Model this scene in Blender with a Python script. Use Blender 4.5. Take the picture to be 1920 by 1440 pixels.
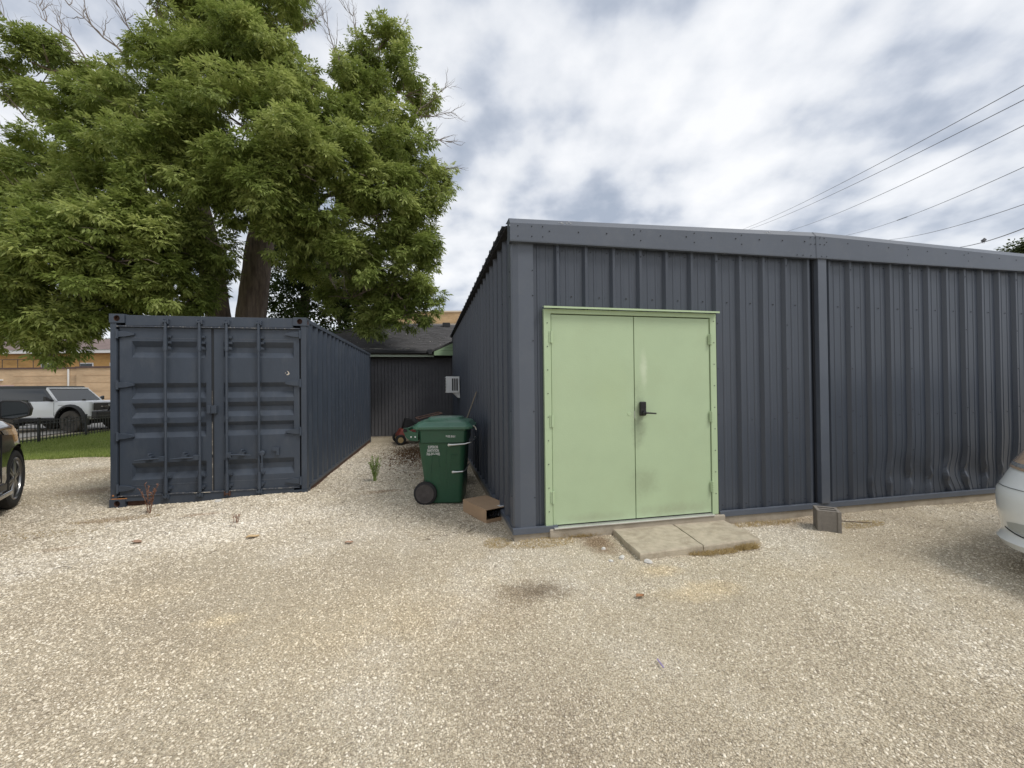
import bpy, bmesh, math, random
import numpy as np
from mathutils import Vector, Matrix
for _o in list(bpy.data.objects): bpy.data.objects.remove(_o)
scene = bpy.context.scene
COL = scene.collection
# ------------------------------------------------------------------ camera, light, exposure
YAW, PITCH, ROLL = 0.2096, 0.0093, -0.0106
CAM = Vector((-0.8753, -3.9442, 1.4353))
def _axes():
    f = Vector((math.sin(YAW)*math.cos(PITCH), math.cos(YAW)*math.cos(PITCH), math.sin(PITCH)))
    r = Vector((math.cos(YAW), -math.sin(YAW), 0)); u = r.cross(f)
    return (math.cos(ROLL)*r+math.sin(ROLL)*u, -math.sin(ROLL)*r+math.cos(ROLL)*u, f)
_r, _u, _f = _axes()
cd = bpy.data.cameras.new('camera'); cam = bpy.data.objects.new('camera', cd); COL.objects.link(cam)
m = Matrix((( _r.x, _u.x, -_f.x, CAM.x), (_r.y, _u.y, -_f.y, CAM.y), (_r.z, _u.z, -_f.z, CAM.z), (0,0,0,1)))
cam.matrix_world = m
cd.sensor_width = 36; cd.lens = 36*764.96/1920; cd.clip_start = .05; cd.clip_end = 2000
scene.camera = cam
SUN_EL, SUN_AZ = math.radians(54), math.radians(130)     # azimuth clockwise from +Y
world = bpy.data.worlds.new("World"); scene.world = world; world.use_nodes = True
SKY_STRENGTH = 0.1
def make_world():
    nt = world.node_tree; nt.nodes.clear(); N = nt.nodes.new; L = nt.links.new
    out = N('ShaderNodeOutputWorld'); bg = N('ShaderNodeBackground'); bg.inputs[1].default_value = SKY_STRENGTH
    L(bg.outputs[0], out.inputs[0])
    sky = N('ShaderNodeTexSky'); sky.sky_type = 'NISHITA'; sky.sun_disc = False
    sky.sun_elevation = SUN_EL; sky.sun_rotation = SUN_AZ
    tc = N('ShaderNodeTexCoord'); sep = N('ShaderNodeSeparateXYZ'); L(tc.outputs['Generated'], sep.inputs[0])
    def math_(op, a, b=None, clamp=False):
        n = N('ShaderNodeMath'); n.operation = op; n.use_clamp = clamp
        for i, v in enumerate((a, b)):
            if v is None: continue
            if isinstance(v, (int, float)): n.inputs[i].default_value = v
            else: L(v, n.inputs[i])
        return n.outputs[0]
    zz = math_('ADD', math_('MAXIMUM', sep.outputs[2], 0.0), 0.34)
    cx = math_('DIVIDE', sep.outputs[0], zz); cy = math_('DIVIDE', sep.outputs[1], zz)
    comb = N('ShaderNodeCombineXYZ'); L(cx, comb.inputs[0]); L(cy, comb.inputs[1])
    def noise(scale, detail, rough, rot, sc, dist=0.0, off=(0,0,0)):
        mp = N('ShaderNodeMapping'); L(comb.outputs[0], mp.inputs[0])
        mp.inputs['Rotation'].default_value = (0,0,rot); mp.inputs['Scale'].default_value = sc; mp.inputs['Location'].default_value = off
        n = N('ShaderNodeTexNoise'); n.inputs['Scale'].default_value = scale; n.inputs['Detail'].default_value = detail
        n.inputs['Roughness'].default_value = rough; n.inputs['Distortion'].default_value = dist
        L(mp.outputs[0], n.inputs['Vector']); return n.outputs[0]
    a = noise(3.3, 2.5, .5, .5, (1.0, .92, 1), .0, (4.1, 2.9, 0))
    b = noise(8.5, 5, .5, .3, (1.0, .95, 1), .0, (7.7, 2.1, 0))
    c = noise(1.0, 2, .5, .65, (1.4, .6, 1), .1, (8.2, 1.4, 0))
    s = math_('ADD', math_('ADD', math_('MULTIPLY', a, .55), math_('MULTIPLY', b, .27)), math_('MULTIPLY', c, .18))
    ramp = N('ShaderNodeValToRGB'); L(s, ramp.inputs[0]); e = ramp.color_ramp.elements
    e[0].position = .39; e[0].color = (.29,.33,.40,1); e[1].position = .60; e[1].color = (.70,.705,.715,1)
    for p, c in ((.43,(.36,.395,.46,1)), (.465,(.455,.485,.54,1)), (.505,(.56,.58,.615,1)), (.55,(.635,.648,.672,1))):
        el = e.new(p); el.color = c
    # paler and smoother towards the horizon
    hz = math_('SUBTRACT', 1.0, math_('MULTIPLY', sep.outputs[2], 3.2), True)
    mix = N('ShaderNodeMix'); mix.data_type = 'RGBA'; L(math_('MULTIPLY', hz, .5), mix.inputs[0])
    L(ramp.outputs[0], mix.inputs[6]); mix.inputs[7].default_value = (.58,.61,.65,1)
    sc = N('ShaderNodeVectorMath'); sc.operation = 'SCALE'; L(mix.outputs[2], sc.inputs[0]); sc.inputs['Scale'].default_value = 1/SKY_STRENGTH
    # the clear sky shows a little through the cloud sheet
    m2 = N('ShaderNodeMix'); m2.data_type = 'RGBA'; m2.inputs[0].default_value = .94
    L(sky.outputs[0], m2.inputs[6]); L(sc.outputs[0], m2.inputs[7]); L(m2.outputs[2], bg.inputs[0])
make_world()
sl = bpy.data.lights.new('sun', 'SUN'); sun = bpy.data.objects.new('sun', sl); COL.objects.link(sun)
sl.energy = 1.5; sl.angle = math.radians(18); sl.color = (1, .965, .91)
_d = Vector((math.sin(SUN_AZ)*math.cos(SUN_EL), math.cos(SUN_AZ)*math.cos(SUN_EL), math.sin(SUN_EL)))
sun.rotation_euler = (-_d).to_track_quat('-Z', 'Y').to_euler()
scene.view_settings.view_transform = 'Standard'; scene.view_settings.look = 'None'
scene.view_settings.exposure = 0.56; scene.view_settings.gamma = 1
scene.view_settings.use_curve_mapping = False
scene.render.engine = 'CYCLES'
scene.cycles.max_bounces = 8; scene.cycles.transparent_max_bounces = 8
# ------------------------------------------------------------------ materials
MATS = {}
def mat(name, col, rough=.6, metal=0, spec=.5, var=0.0, vscale=3.0, bump=0.0, bscale=60., coat=0, stretch=(1,1,1), dirt=None, dscale=2.0, damt=.5, sub=0):
    """principled paint with a noise variation of the base colour, an optional dirt colour in patches and a fine bump"""
    if name in MATS: return MATS[name]
    M = bpy.data.materials.new(name); M.use_nodes = True; nt = M.node_tree; N = nt.nodes.new; L = nt.links.new
    P = nt.nodes['Principled BSDF']
    P.inputs['Base Color'].default_value = (*col, 1); P.inputs['Roughness'].default_value = rough
    P.inputs['Metallic'].default_value = metal; P.inputs['Specular IOR Level'].default_value = spec
    P.inputs['Coat Weight'].default_value = coat; P.inputs['Coat Roughness'].default_value = .03
    tc = N('ShaderNodeTexCoord'); mp = N('ShaderNodeMapping'); L(tc.outputs['Object'], mp.inputs[0]); mp.inputs['Scale'].default_value = stretch
    cur = None
    if var > 0:
        n = N('ShaderNodeTexNoise'); n.inputs['Scale'].default_value = vscale; n.inputs['Detail'].default_value = 6; n.inputs['Roughness'].default_value = .62
        L(mp.outputs[0], n.inputs['Vector'])
        mr = N('ShaderNodeMapRange'); L(n.outputs[0], mr.inputs[0]); mr.inputs[1].default_value = .25; mr.inputs[2].default_value = .75
        mr.inputs[3].default_value = 1-var; mr.inputs[4].default_value = 1+var
        vm = N('ShaderNodeVectorMath'); vm.operation = 'SCALE'; vm.inputs[0].default_value = col; L(mr.outputs[0], vm.inputs['Scale'])
        cur = vm.outputs[0]
    if dirt is not None:
        n2 = N('ShaderNodeTexNoise'); n2.inputs['Scale'].default_value = dscale; n2.inputs['Detail'].default_value = 9; n2.inputs['Roughness'].default_value = .7
        L(mp.outputs[0], n2.inputs['Vector'])
        m2 = N('ShaderNodeMapRange'); L(n2.outputs[0], m2.inputs[0]); m2.inputs[1].default_value = .5; m2.inputs[2].default_value = .68
        m2.inputs[4].default_value = damt
        mx = N('ShaderNodeMix'); mx.data_type = 'RGBA'; L(m2.outputs[0], mx.inputs[0])
        if cur is not None: L(cur, mx.inputs[6])
        else: mx.inputs[6].default_value = (*col, 1)
        mx.inputs[7].default_value = (*dirt, 1); cur = mx.outputs[2]
    if cur is not None: L(cur, P.inputs['Base Color'])
    if bump > 0:
        n3 = N('ShaderNodeTexNoise'); n3.inputs['Scale'].default_value = bscale; n3.inputs['Detail'].default_value = 4
        L(mp.outputs[0], n3.inputs['Vector'])
        b = N('ShaderNodeBump'); b.inputs['Strength'].default_value = bump; b.inputs['Distance'].default_value = .01
        L(n3.outputs[0], b.inputs['Height']); L(b.outputs[0], P.inputs['Normal'])
    MATS[name] = M; return M
wall_paint = mat('slate_wall_paint', (.055,.065,.084), .36, var=.12, vscale=1.6, bump=.14, bscale=4.5, stretch=(1,1,.25), dirt=(.085,.097,.115), dscale=3.5, damt=.2)
trim_paint = mat('slate_trim_paint', (.085,.098,.122), .38, var=.08, vscale=2, bump=.05, bscale=9, dirt=(.15,.155,.16), dscale=5, damt=.15)
screw_mat = mat('screw_head', (.022,.024,.03), .5)
box_paint = mat('container_paint', (.044,.056,.076), .5, var=.16, vscale=2.6, bump=.16, bscale=22, stretch=(1,1,.4), dirt=(.085,.095,.11), dscale=6, damt=.35)
dark_rubber = mat('dark_rubber', (.018,.02,.024), .75, bump=.1)
rust = mat('rusty_steel', (.075,.036,.024), .85, var=.5, vscale=18, bump=.3, bscale=60)
flake = mat('paint_flakes', (.05,.06,.08), .6, dirt=(.40,.38,.34), dscale=34, damt=.8)
flake_w = mat('bare_paint_chip', (.62,.55,.45), .7, var=.3, vscale=40)
door_green = mat('sage_green_paint', (.41,.515,.325), .5, var=.045, vscale=2.2, bump=.10, bscale=70, dirt=(.37,.44,.265), dscale=1.8, damt=.25)
frame_green = mat('sage_green_frame', (.42,.53,.33), .45, var=.05, vscale=3)
soffit_green = mat('soffit_green', (.30,.42,.25), .6, var=.06)
concrete = mat('weathered_concrete', (.36,.315,.25), .9, var=.22, vscale=4, bump=.5, bscale=90, dirt=(.22,.18,.13), dscale=3, damt=.6)
slab_mat = mat('slab_concrete', (.45,.39,.295), .92, var=.22, vscale=14, bump=.7, bscale=110, dirt=(.27,.22,.155), dscale=5, damt=.7)
block_mat = mat('block_concrete', (.235,.21,.18), .95, var=.14, vscale=30, bump=.7, bscale=160)
alu = mat('aluminium', (.72,.72,.70), .35, metal=.7, var=.1)
galv = mat('galvanised', (.62,.62,.6), .35, metal=.85, var=.15, vscale=20)
black_plastic = mat('black_plastic', (.012,.012,.013), .35)
matte_black = mat('matte_black', (.012,.012,.013), .8)
bin_green = mat('bin_plastic', (.022,.085,.044), .42, var=.12, vscale=6, bump=.07, bscale=90, dirt=(.04,.075,.055), dscale=9, damt=.3)
lid_green = mat('bin_lid_plastic', (.066,.165,.112), .33, var=.15, vscale=7, bump=.07, bscale=80, dirt=(.09,.17,.12), dscale=6, damt=.4)
white_print = mat('white_print', (.8,.8,.78), .6)
tyre_mat = mat('tyre_rubber', (.022,.022,.022), .85, bump=.2, bscale=80, var=.2, dirt=(.06,.055,.05), dscale=10, damt=.4)
wheel_grey = mat('dusty_hub', (.075,.065,.06), .8, var=.35, vscale=16, bump=.2)
cardboard = mat('cardboard', (.40,.27,.165), .85, var=.07, vscale=8, bump=.06)
card_in = mat('cardboard_inside', (.30,.185,.10), .9, var=.08)
paper = mat('paper_label', (.75,.75,.74), .6)
barcode = mat('label_ink', (.10,.10,.10), .6)
bag = mat('black_bag', (.015,.015,.017), .25, bump=.6, bscale=30)
shingle = mat('charcoal_shingle', (.085,.082,.083), .95, var=.45, vscale=9, bump=.5, bscale=120, stretch=(1,2.5,1))
gutter_mat = mat('black_gutter', (.02,.02,.022), .45)
siding = mat('charcoal_siding', (.110,.110,.120), .75, var=.12, vscale=4, bump=.1)
white_metal = mat('white_enamel', (.78,.79,.78), .45, var=.05)
grille_dark = mat('dark_grille', (.05,.05,.05), .6)
iron = mat('black_iron', (.02,.021,.023), .5)
wood_stick = mat('grey_wood', (.30,.25,.19), .8, var=.2, vscale=30)
red_paint = mat('faded_red', (.26,.055,.04), .5, var=.2, vscale=9)
tanwood = mat('tan_wood', (.45,.33,.16), .7, var=.2)
glass_dark = mat('tinted_glass', (.012,.016,.018), .04, spec=.8)
glass_light = mat('windscreen_glass', (.018,.024,.028), .03, spec=1.0)
car_black = mat('black_car_paint', (.012,.012,.011), .12, coat=1.0, spec=.6)
car_white = mat('white_car_paint', (.80,.82,.82), .25, coat=.7, var=.02)
car_white2 = mat('white_truck_paint', (.80,.81,.82), .3, coat=.6, var=.02)
chrome = mat('chrome', (.75,.76,.78), .12, metal=1)
rim_metal = mat('alloy_rim', (.22,.22,.22), .28, metal=.9)
lens_amber = mat('clouded_headlight', (.42,.30,.20), .15, coat=1, var=.35, vscale=12)
lens_clear = mat('headlight_lens', (.45,.46,.46), .08, coat=1, metal=.5, var=.4, vscale=25)
bark = mat('furrowed_bark', (.185,.145,.118), .95, var=.55, vscale=9, bump=1.0, bscale=26, stretch=(1.6,1.6,.25))
twig_mat = mat('dead_twig', (.20,.165,.14), .9, var=.3)
far_roof = mat('brown_shingle', (.17,.125,.115), .95, var=.2, vscale=1.2, bump=.3)
far_white = mat('white_fascia', (.72,.72,.7), .6)
far_stone = mat('pale_limestone', (.62,.53,.42), .85, var=.1, vscale=.5)
wire_mat = mat('wire_cable', (.10,.11,.13), .6)
straw = mat('dry_straw', (.50,.37,.17), .9, var=.3, vscale=30)
weed_green = mat('weed_green', (.24,.32,.09), .7, var=.3, vscale=30)
weed_brown = mat('weed_brown', (.22,.105,.06), .9, var=.3, vscale=30)
leaf_litter = mat('dead_leaf', (.33,.17,.08), .85, var=.3, vscale=60)
purple = mat('purple_scrap', (.28,.22,.42), .6)
stick_dark = mat('dark_stick', (.10,.075,.055), .9, var=.3)
def brick_mat(name, c1, c2, mortar, rotz=0, scale=1.0):
    M = bpy.data.materials.new(name); M.use_nodes = True; nt = M.node_tree; N = nt.nodes.new; L = nt.links.new
    P = nt.nodes['Principled BSDF']; P.inputs['Roughness'].default_value = .9
    tc = N('ShaderNodeTexCoord'); sp = N('ShaderNodeSeparateXYZ'); L(tc.outputs['Object'], sp.inputs[0])
    cb = N('ShaderNodeCombineXYZ'); L(sp.outputs[0], cb.inputs[0]); L(sp.outputs[2], cb.inputs[1])
    b = N('ShaderNodeTexBrick'); L(cb.outputs[0], b.inputs['Vector']); b.inputs['Scale'].default_value = scale
    b.inputs['Color1'].default_value = (*c1,1); b.inputs['Color2'].default_value = (*c2,1); b.inputs['Mortar'].default_value = (*mortar,1)
    b.inputs['Brick Width'].default_value = .22; b.inputs['Row Height'].default_value = .075; b.inputs['Mortar Size'].default_value = .008
    n = N('ShaderNodeTexNoise'); n.inputs['Scale'].default_value = .6; n.inputs['Detail'].default_value = 6
    mp = N('ShaderNodeMapping'); mp.inputs['Scale'].default_value = (1,1,3); L(tc.outputs['Object'], mp.inputs[0]); L(mp.outputs[0], n.inputs['Vector'])
    mr = N('ShaderNodeMapRange'); L(n.outputs[0], mr.inputs[0]); mr.inputs[1].default_value=.3; mr.inputs[2].default_value=.7; mr.inputs[3].default_value = .78; mr.inputs[4].default_value = 1.15
    v = N('ShaderNodeVectorMath'); v.operation = 'SCALE'; L(b.outputs[0], v.inputs[0]); L(mr.outputs[0], v.inputs['Scale'])
    L(v.outputs[0], P.inputs['Base Color']); return M
brick_tan = brick_mat('tan_brick', (.52,.35,.19), (.44,.28,.14), (.46,.36,.24))
brick_tan2 = brick_mat('tan_brick_light', (.60,.42,.25), (.54,.36,.21), (.52,.41,.28))
brick_gold = brick_mat('golden_brick', (.58,.33,.09), (.48,.26,.07), (.46,.33,.18))
def leaf_mat(name, lo, mid, hi):
    M = bpy.data.materials.new(name); M.use_nodes = True; nt = M.node_tree; N = nt.nodes.new; L = nt.links.new
    P = nt.nodes['Principled BSDF']; P.inputs['Roughness'].default_value = .55; P.inputs['Specular IOR Level'].default_value = .3
    at = N('ShaderNodeAttribute'); at.attribute_name = 'tint'
    r = N('ShaderNodeValToRGB'); L(at.outputs['Fac'], r.inputs[0]); e = r.color_ramp.elements
    e[0].position = 0; e[0].color = (*lo,1); e[1].position = 1; e[1].color = (*hi,1); k = e.new(.5); k.color = (*mid,1)
    L(r.outputs[0], P.inputs['Base Color'])
    tr = N('ShaderNodeBsdfTranslucent'); L(r.outputs[0], tr.inputs[0])
    ms = N('ShaderNodeMixShader'); ms.inputs[0].default_value = .42
    L(P.outputs[0], ms.inputs[1]); L(tr.outputs[0], ms.inputs[2]); L(ms.outputs[0], nt.nodes['Material Output'].inputs[0])
    return M
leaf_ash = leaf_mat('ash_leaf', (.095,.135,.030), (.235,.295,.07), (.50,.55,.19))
leaf_maple = leaf_mat('maple_leaf', (.03,.052,.016), (.05,.08,.02), (.09,.125,.03))
leaf_far = leaf_mat('far_leaf', (.05,.07,.03), (.07,.095,.035), (.10,.125,.05))
grass_mat = leaf_mat('grass_blade', (.20,.26,.065), (.29,.36,.09), (.42,.46,.17))
# ------------------------------------------------------------------ mesh helpers
class MB:
    def __init__(s): s.v = []; s.f = []; s.mi = []; s.cur = 0; s.g = []
    def add(s, vs, fs):
        o = len(s.v); s.g.append((o, len(s.f))); s.v += [tuple(p) for p in vs]
        for f in fs: s.f.append(tuple(i+o for i in f)); s.mi.append(s.cur)
        return s
    def box(s, a, b):
        x0,y0,z0 = a; x1,y1,z1 = b
        return s.add([(x0,y0,z0),(x1,y0,z0),(x1,y1,z0),(x0,y1,z0),(x0,y0,z1),(x1,y0,z1),(x1,y1,z1),(x0,y1,z1)],
              [(0,3,2,1),(4,5,6,7),(0,1,5,4),(1,2,6,5),(2,3,7,6),(3,0,4,7)])
    def hexa(s, p): # 8 points as box
        return s.add(p, [(0,3,2,1),(4,5,6,7),(0,1,5,4),(1,2,6,5),(2,3,7,6),(3,0,4,7)])
    def tube(s, pts, r, n=8, cap=True):
        pts = [Vector(p) for p in pts]; rs = r if isinstance(r, (list, tuple)) else [r]*len(pts)
        vs = []; up = None
        for i, p in enumerate(pts):
            t = (pts[min(i+1, len(pts)-1)]-pts[max(i-1,0)]).normalized()
            if up is None:
                up = Vector((0,0,1)) if abs(t.z) < .9 else Vector((1,0,0))
            a = t.cross(up).normalized(); b = a.cross(t).normalized(); up = b
            for k in range(n):
                w = 2*math.pi*k/n; vs.append(p+(a*math.cos(w)+b*math.sin(w))*rs[i])
        fs = [(i*n+k, i*n+(k+1)%n, (i+1)*n+(k+1)%n, (i+1)*n+k) for i in range(len(pts)-1) for k in range(n)]
        if cap: fs += [tuple(range(n))[::-1], tuple(range((len(pts)-1)*n, len(pts)*n))]
        return s.add(vs, fs)
    def lathe(s, prof, c, axis, n=24):
        """prof: (along axis, radius) pairs"""
        c = Vector(c); ax = Vector(axis).normalized(); up = Vector((0,0,1)) if abs(ax.z) < .9 else Vector((1,0,0))
        a = ax.cross(up).normalized(); b = a.cross(ax)
        vs = [c+ax*h+(a*math.cos(2*math.pi*k/n)+b*math.sin(2*math.pi*k/n))*max(r,1e-4) for h, r in prof for k in range(n)]
        fs = [(i*n+k, i*n+(k+1)%n, (i+1)*n+(k+1)%n, (i+1)*n+k) for i in range(len(prof)-1) for k in range(n)]
        fs += [tuple(range(n))[::-1], tuple(range((len(prof)-1)*n, len(prof)*n))]
        return s.add(vs, fs)
    def extrude(s, poly, o, u, w, d):
        """polygon (a,b) in plane o + a*u + b*w, extruded by vector d"""
        o, u, w, d = map(Vector, (o,u,w,d)); n = len(poly)
        vs = [o+u*a+w*b for a, b in poly]; vs += [p+d for p in vs]
        fs = [(i,(i+1)%n,(i+1)%n+n,i+n) for i in range(n)] + [tuple(range(n))[::-1], tuple(range(n,2*n))]
        return s.add(vs, fs)
    def sweep(s, prof, a, b, close=False):
        """prof: list of vectors added to end points a and b"""
        n = len(prof); vs = [Vector(a)+Vector(p) for p in prof]+[Vector(b)+Vector(p) for p in prof]
        return s.add(vs, [(i,(i+1)%n,(i+1)%n+n,i+n) for i in range(n if close else n-1)])
    def each(s, name, mat_, parent=None, **k):
        """one object per added shape"""
        out = []
        for (v0, f0), (v1, f1) in zip(s.g, s.g[1:]+[(len(s.v), len(s.f))]):
            q = MB(); q.add(s.v[v0:v1], [tuple(i-v0 for i in f) for f in s.f[f0:f1]]); out.append(q.build(name, mat_, parent, **k))
        return out
    def build(s, name, mat_, parent=None, loc=None, smooth=False, bevel=0, mats=None, kind=None, rotz=None, recalc=True):
        me = bpy.data.meshes.new(name); me.from_pydata(s.v, [], s.f)
        for mm in (mats or [mat_]): me.materials.append(mm)
        if mats: me.polygons.foreach_set('material_index', s.mi)
        if recalc:
            bm = bmesh.new(); bm.from_mesh(me); bmesh.ops.recalc_face_normals(bm, faces=bm.faces)
            bm.to_mesh(me); bm.free()
        o = bpy.data.objects.new(name, me); COL.objects.link(o)
        if parent is not None: o.parent = parent
        if loc is not None: o.location = loc
        if rotz is not None: o.rotation_euler.z = rotz
        if smooth:
            me.polygons.foreach_set('use_smooth', [True]*len(me.polygons))
            me.set_sharp_from_angle(angle=math.radians(smooth if smooth > 1 else 35))
        if bevel:
            b = o.modifiers.new('bevel','BEVEL'); b.width = bevel; b.segments = 2; b.limit_method = 'ANGLE'; b.angle_limit = math.radians(40); b.harden_normals = False
        if kind: o['kind'] = kind
        return o
def thing(name, label, cat, loc=(0,0,0), rotz=0, group=None):
    o = bpy.data.objects.new(name, None); COL.objects.link(o); o.empty_display_size = .2
    o.location = loc; o.rotation_euler = (0,0,rotz); o['label'] = label; o['category'] = cat
    if group: o['group'] = group
    return o
def tag(o, label, cat, group=None):
    o['label'] = label; o['category'] = cat
    if group: o['group'] = group
    return o
def npmesh(name, v, faces_flat, nper, mat_, parent=None, kind=None, attr=None, smooth=False):
    me = bpy.data.meshes.new(name); nf = len(faces_flat)//nper
    me.vertices.add(len(v)); me.vertices.foreach_set('co', np.asarray(v, np.float32).ravel())
    me.loops.add(len(faces_flat)); me.loops.foreach_set('vertex_index', np.asarray(faces_flat, np.int32))
    me.polygons.add(nf); me.polygons.foreach_set('loop_start', np.arange(nf, dtype=np.int32)*nper)
    me.polygons.foreach_set('loop_total', np.full(nf, nper, np.int32))
    if attr is not None:
        a = me.attributes.new('tint', 'FLOAT', 'POINT'); a.data.foreach_set('value', np.asarray(attr, np.float32))
    me.update(calc_edges=True)
    if smooth: me.polygons.foreach_set('use_smooth', [True]*nf)
    me.materials.append(mat_); o = bpy.data.objects.new(name, me); COL.objects.link(o)
    if parent: o.parent = parent
    if kind: o['kind'] = kind
    return o
# ------------------------------------------------------------------ ground
def gz(x, y):
    x = np.asarray(x, float); y = np.asarray(y, float)
    z = -.085 + .0*x
    z = z +   .055*np.exp(-((x+1.5)**2/.9+(y-4.2)**2/9)) + .060*np.exp(-((x+3.0)**2/.7+(y-2.25)**2/.22))
    z = z + .012*np.exp(-((x+2.3)**2/.12+(y-3.4)**2/2.5))
    z = z - .03*np.exp(-((x+5.2)**2/1.2+(y-2.2)**2/2)) + .02*np.exp(-((x-.2)**2/.5+(y+.2)**2/.3))
    z = z + .006*np.sin(x*1.7+.6)*np.cos(y*1.3) + .004*np.sin(x*4.1+y*3.3) + .003*np.sin(x*7.7-y*6.1)
    return z
def g(x, y): return float(gz(x, y))
def tint_nodes(nt):
    """colour multiplier of the gravel by place (dust, oil stain, darker and paler patches), in world position"""
    N = nt.nodes.new; L = nt.links.new
    geo = N('ShaderNodeNewGeometry')
    def spot(cx, cy, rx, ry, soft, col, fac, prev, seed=0):
        mp = N('ShaderNodeVectorMath'); mp.operation = 'SUBTRACT'; L(geo.outputs['Position'], mp.inputs[0]); mp.inputs[1].default_value = (cx, cy, 0)
        sc = N('ShaderNodeVectorMath'); sc.operation = 'MULTIPLY'; L(mp.outputs[0], sc.inputs[0]); sc.inputs[1].default_value = (1/rx, 1/ry, 0)
        ln = N('ShaderNodeVectorMath'); ln.operation = 'LENGTH'; L(sc.outputs[0], ln.inputs[0])
        no = N('ShaderNodeTexNoise'); no.inputs['Scale'].default_value = 4.5; no.inputs['Detail'].default_value = 5; no.inputs['Roughness'].default_value = .65; L(geo.outputs['Position'], no.inputs['Vector'])
        ad = N('ShaderNodeMath'); ad.operation = 'MULTIPLY_ADD'; L(no.outputs[0], ad.inputs[0]); ad.inputs[1].default_value = 1.3; L(ln.outputs['Value'], ad.inputs[2])
        mr = N('ShaderNodeMapRange'); mr.interpolation_type = 'SMOOTHSTEP'; L(ad.outputs[0], mr.inputs[0]); mr.inputs[1].default_value = 1.65; mr.inputs[2].default_value = 1.65-soft; mr.inputs[3].default_value = 0; mr.inputs[4].default_value = fac
        mx = N('ShaderNodeMix'); mx.data_type = 'RGBA'; L(mr.outputs[0], mx.inputs[0]); L(prev, mx.inputs[6]); mx.inputs[7].default_value = (*col, 1)
        return mx.outputs[2]
    n = N('ShaderNodeTexNoise'); n.inputs['Scale'].default_value = .55; n.inputs['Detail'].default_value = 7; n.inputs['Roughness'].default_value = .68; L(geo.outputs['Position'], n.inputs['Vector'])
    r = N('ShaderNodeValToRGB'); L(n.outputs[0], r.inputs[0]); e = r.color_ramp.elements
    e[0].position = .32; e[0].color = (.82,.765,.68,1); e[1].position = .66; e[1].color = (1.14,1.12,1.08,1)
    k = e.new(.5); k.color = (1.0,.95,.85,1)
    c = r.outputs[0]
    c = spot(-.12,-1.00,.50,.26,1.1,(.30,.25,.21),.95,c)          # oil stain
    c = spot(-.45,-1.2,.7,.4,1.2,(.75,.68,.60),.5,c)
    c = spot(-3.6,1.4,2.6,1.5,1.3,(1.25,1.24,1.22),.75,c)         # whiter stone in front of the container
    c = spot(-1.8,4.2,1.3,3.2,1.2,(1.12,1.12,1.12),.6,c)
    c = spot(.75,-.25,.30,.42,.9,(.42,.31,.22),.85,c)               # bare earth beside the slab
    c = spot(-1.0,6.2,.8,.9,.9,(.50,.38,.26),.7,c)                # litter in the alley
    c = spot(3.2,-.1,.9,.28,.9,(.62,.50,.38),.6,c)
    c = spot(5.2,-1.8,2.4,1.2,1.2,(.78,.73,.68),.6,c)  # darker ground under and beside the white van
    c = spot(-1.3,-1.1,1.9,.9,1.2,(1.10,1.0,.82),.6,c)
    c = spot(-6.2,1.6,1.8,2.2,1.3,(.80,.74,.68),.65,c)
    c = spot(-5.9,3.6,.8,.35,.9,(.62,.50,.40),.6,c); c = spot(-4.6,1.85,.55,.16,.9,(.55,.43,.33),.65,c); c = spot(-6.8,5.4,1.3,.5,1.0,(.68,.58,.48),.6,c)
    c = spot(-3.6,1.75,.35,.10,.9,(.62,.47,.36),.6,c); c = spot(-1.5,2.2,.45,.14,.9,(.60,.47,.35),.6,c); c = spot(-4.4,.9,.3,.10,.9,(.7,.58,.46),.5,c)
    c = spot(-2.2,-.9,.22,.12,.9,(1.22,1.12,.92),.9,c); c = spot(-2.9,-.4,.8,.4,1.2,(1.08,1.0,.85),.6,c); c = spot(2.3,-1.2,.7,.35,1.2,(1.1,1.02,.88),.6,c)
    c = spot(1.15,-1.25,.45,.2,.9,(1.2,1.08,.86),.8,c)            # dusty patches
    c = spot(1.0,-.9,.3,.15,.9,(1.2,1.08,.86),.8,c)
    return c
def ground_material():
    M = bpy.data.materials.new('crushed_gravel'); M.use_nodes = True; nt = M.node_tree; N = nt.nodes.new; L = nt.links.new
    P = nt.nodes['Principled BSDF']; P.inputs['Roughness'].default_value = .95; P.inputs['Specular IOR Level'].default_value = .2
    geo = N('ShaderNodeNewGeometry')
    v = N('ShaderNodeTexVoronoi'); v.inputs['Scale'].default_value = 130; L(geo.outputs['Position'], v.inputs['Vector'])
    sp = N('ShaderNodeSeparateColor'); L(v.outputs['Color'], sp.inputs[0])
    r = N('ShaderNodeValToRGB'); L(sp.outputs[0], r.inputs[0]); e = r.color_ramp.elements
    e[0].position = 0; e[0].color = (.44,.385,.305,1); e[1].position = 1; e[1].color = (.70,.65,.56,1)
    k = e.new(.45); k.color = (.55,.495,.40,1)
    d = N('ShaderNodeMapRange'); L(v.outputs['Distance'], d.inputs[0]); d.inputs[1].default_value = .35; d.inputs[2].default_value = .75; d.inputs[3].default_value = 1; d.inputs[4].default_value = .55  # cell edges darkened: shade of the crevices put into the colour
    m1 = N('ShaderNodeVectorMath'); m1.operation = 'SCALE'; L(r.outputs[0], m1.inputs[0]); L(d.outputs[0], m1.inputs['Scale'])
    m2 = N('ShaderNodeVectorMath'); m2.operation = 'MULTIPLY'; L(m1.outputs[0], m2.inputs[0]); L(tint_nodes(nt), m2.inputs[1])
    L(m2.outputs[0], P.inputs['Base Color'])
    b = N('ShaderNodeBump'); b.inputs['Strength'].default_value = .6; b.inputs['Distance'].default_value = .008; b.invert = True
    L(v.outputs['Distance'], b.inputs['Height']); L(b.outputs[0], P.inputs['Normal'])
    return M
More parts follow.
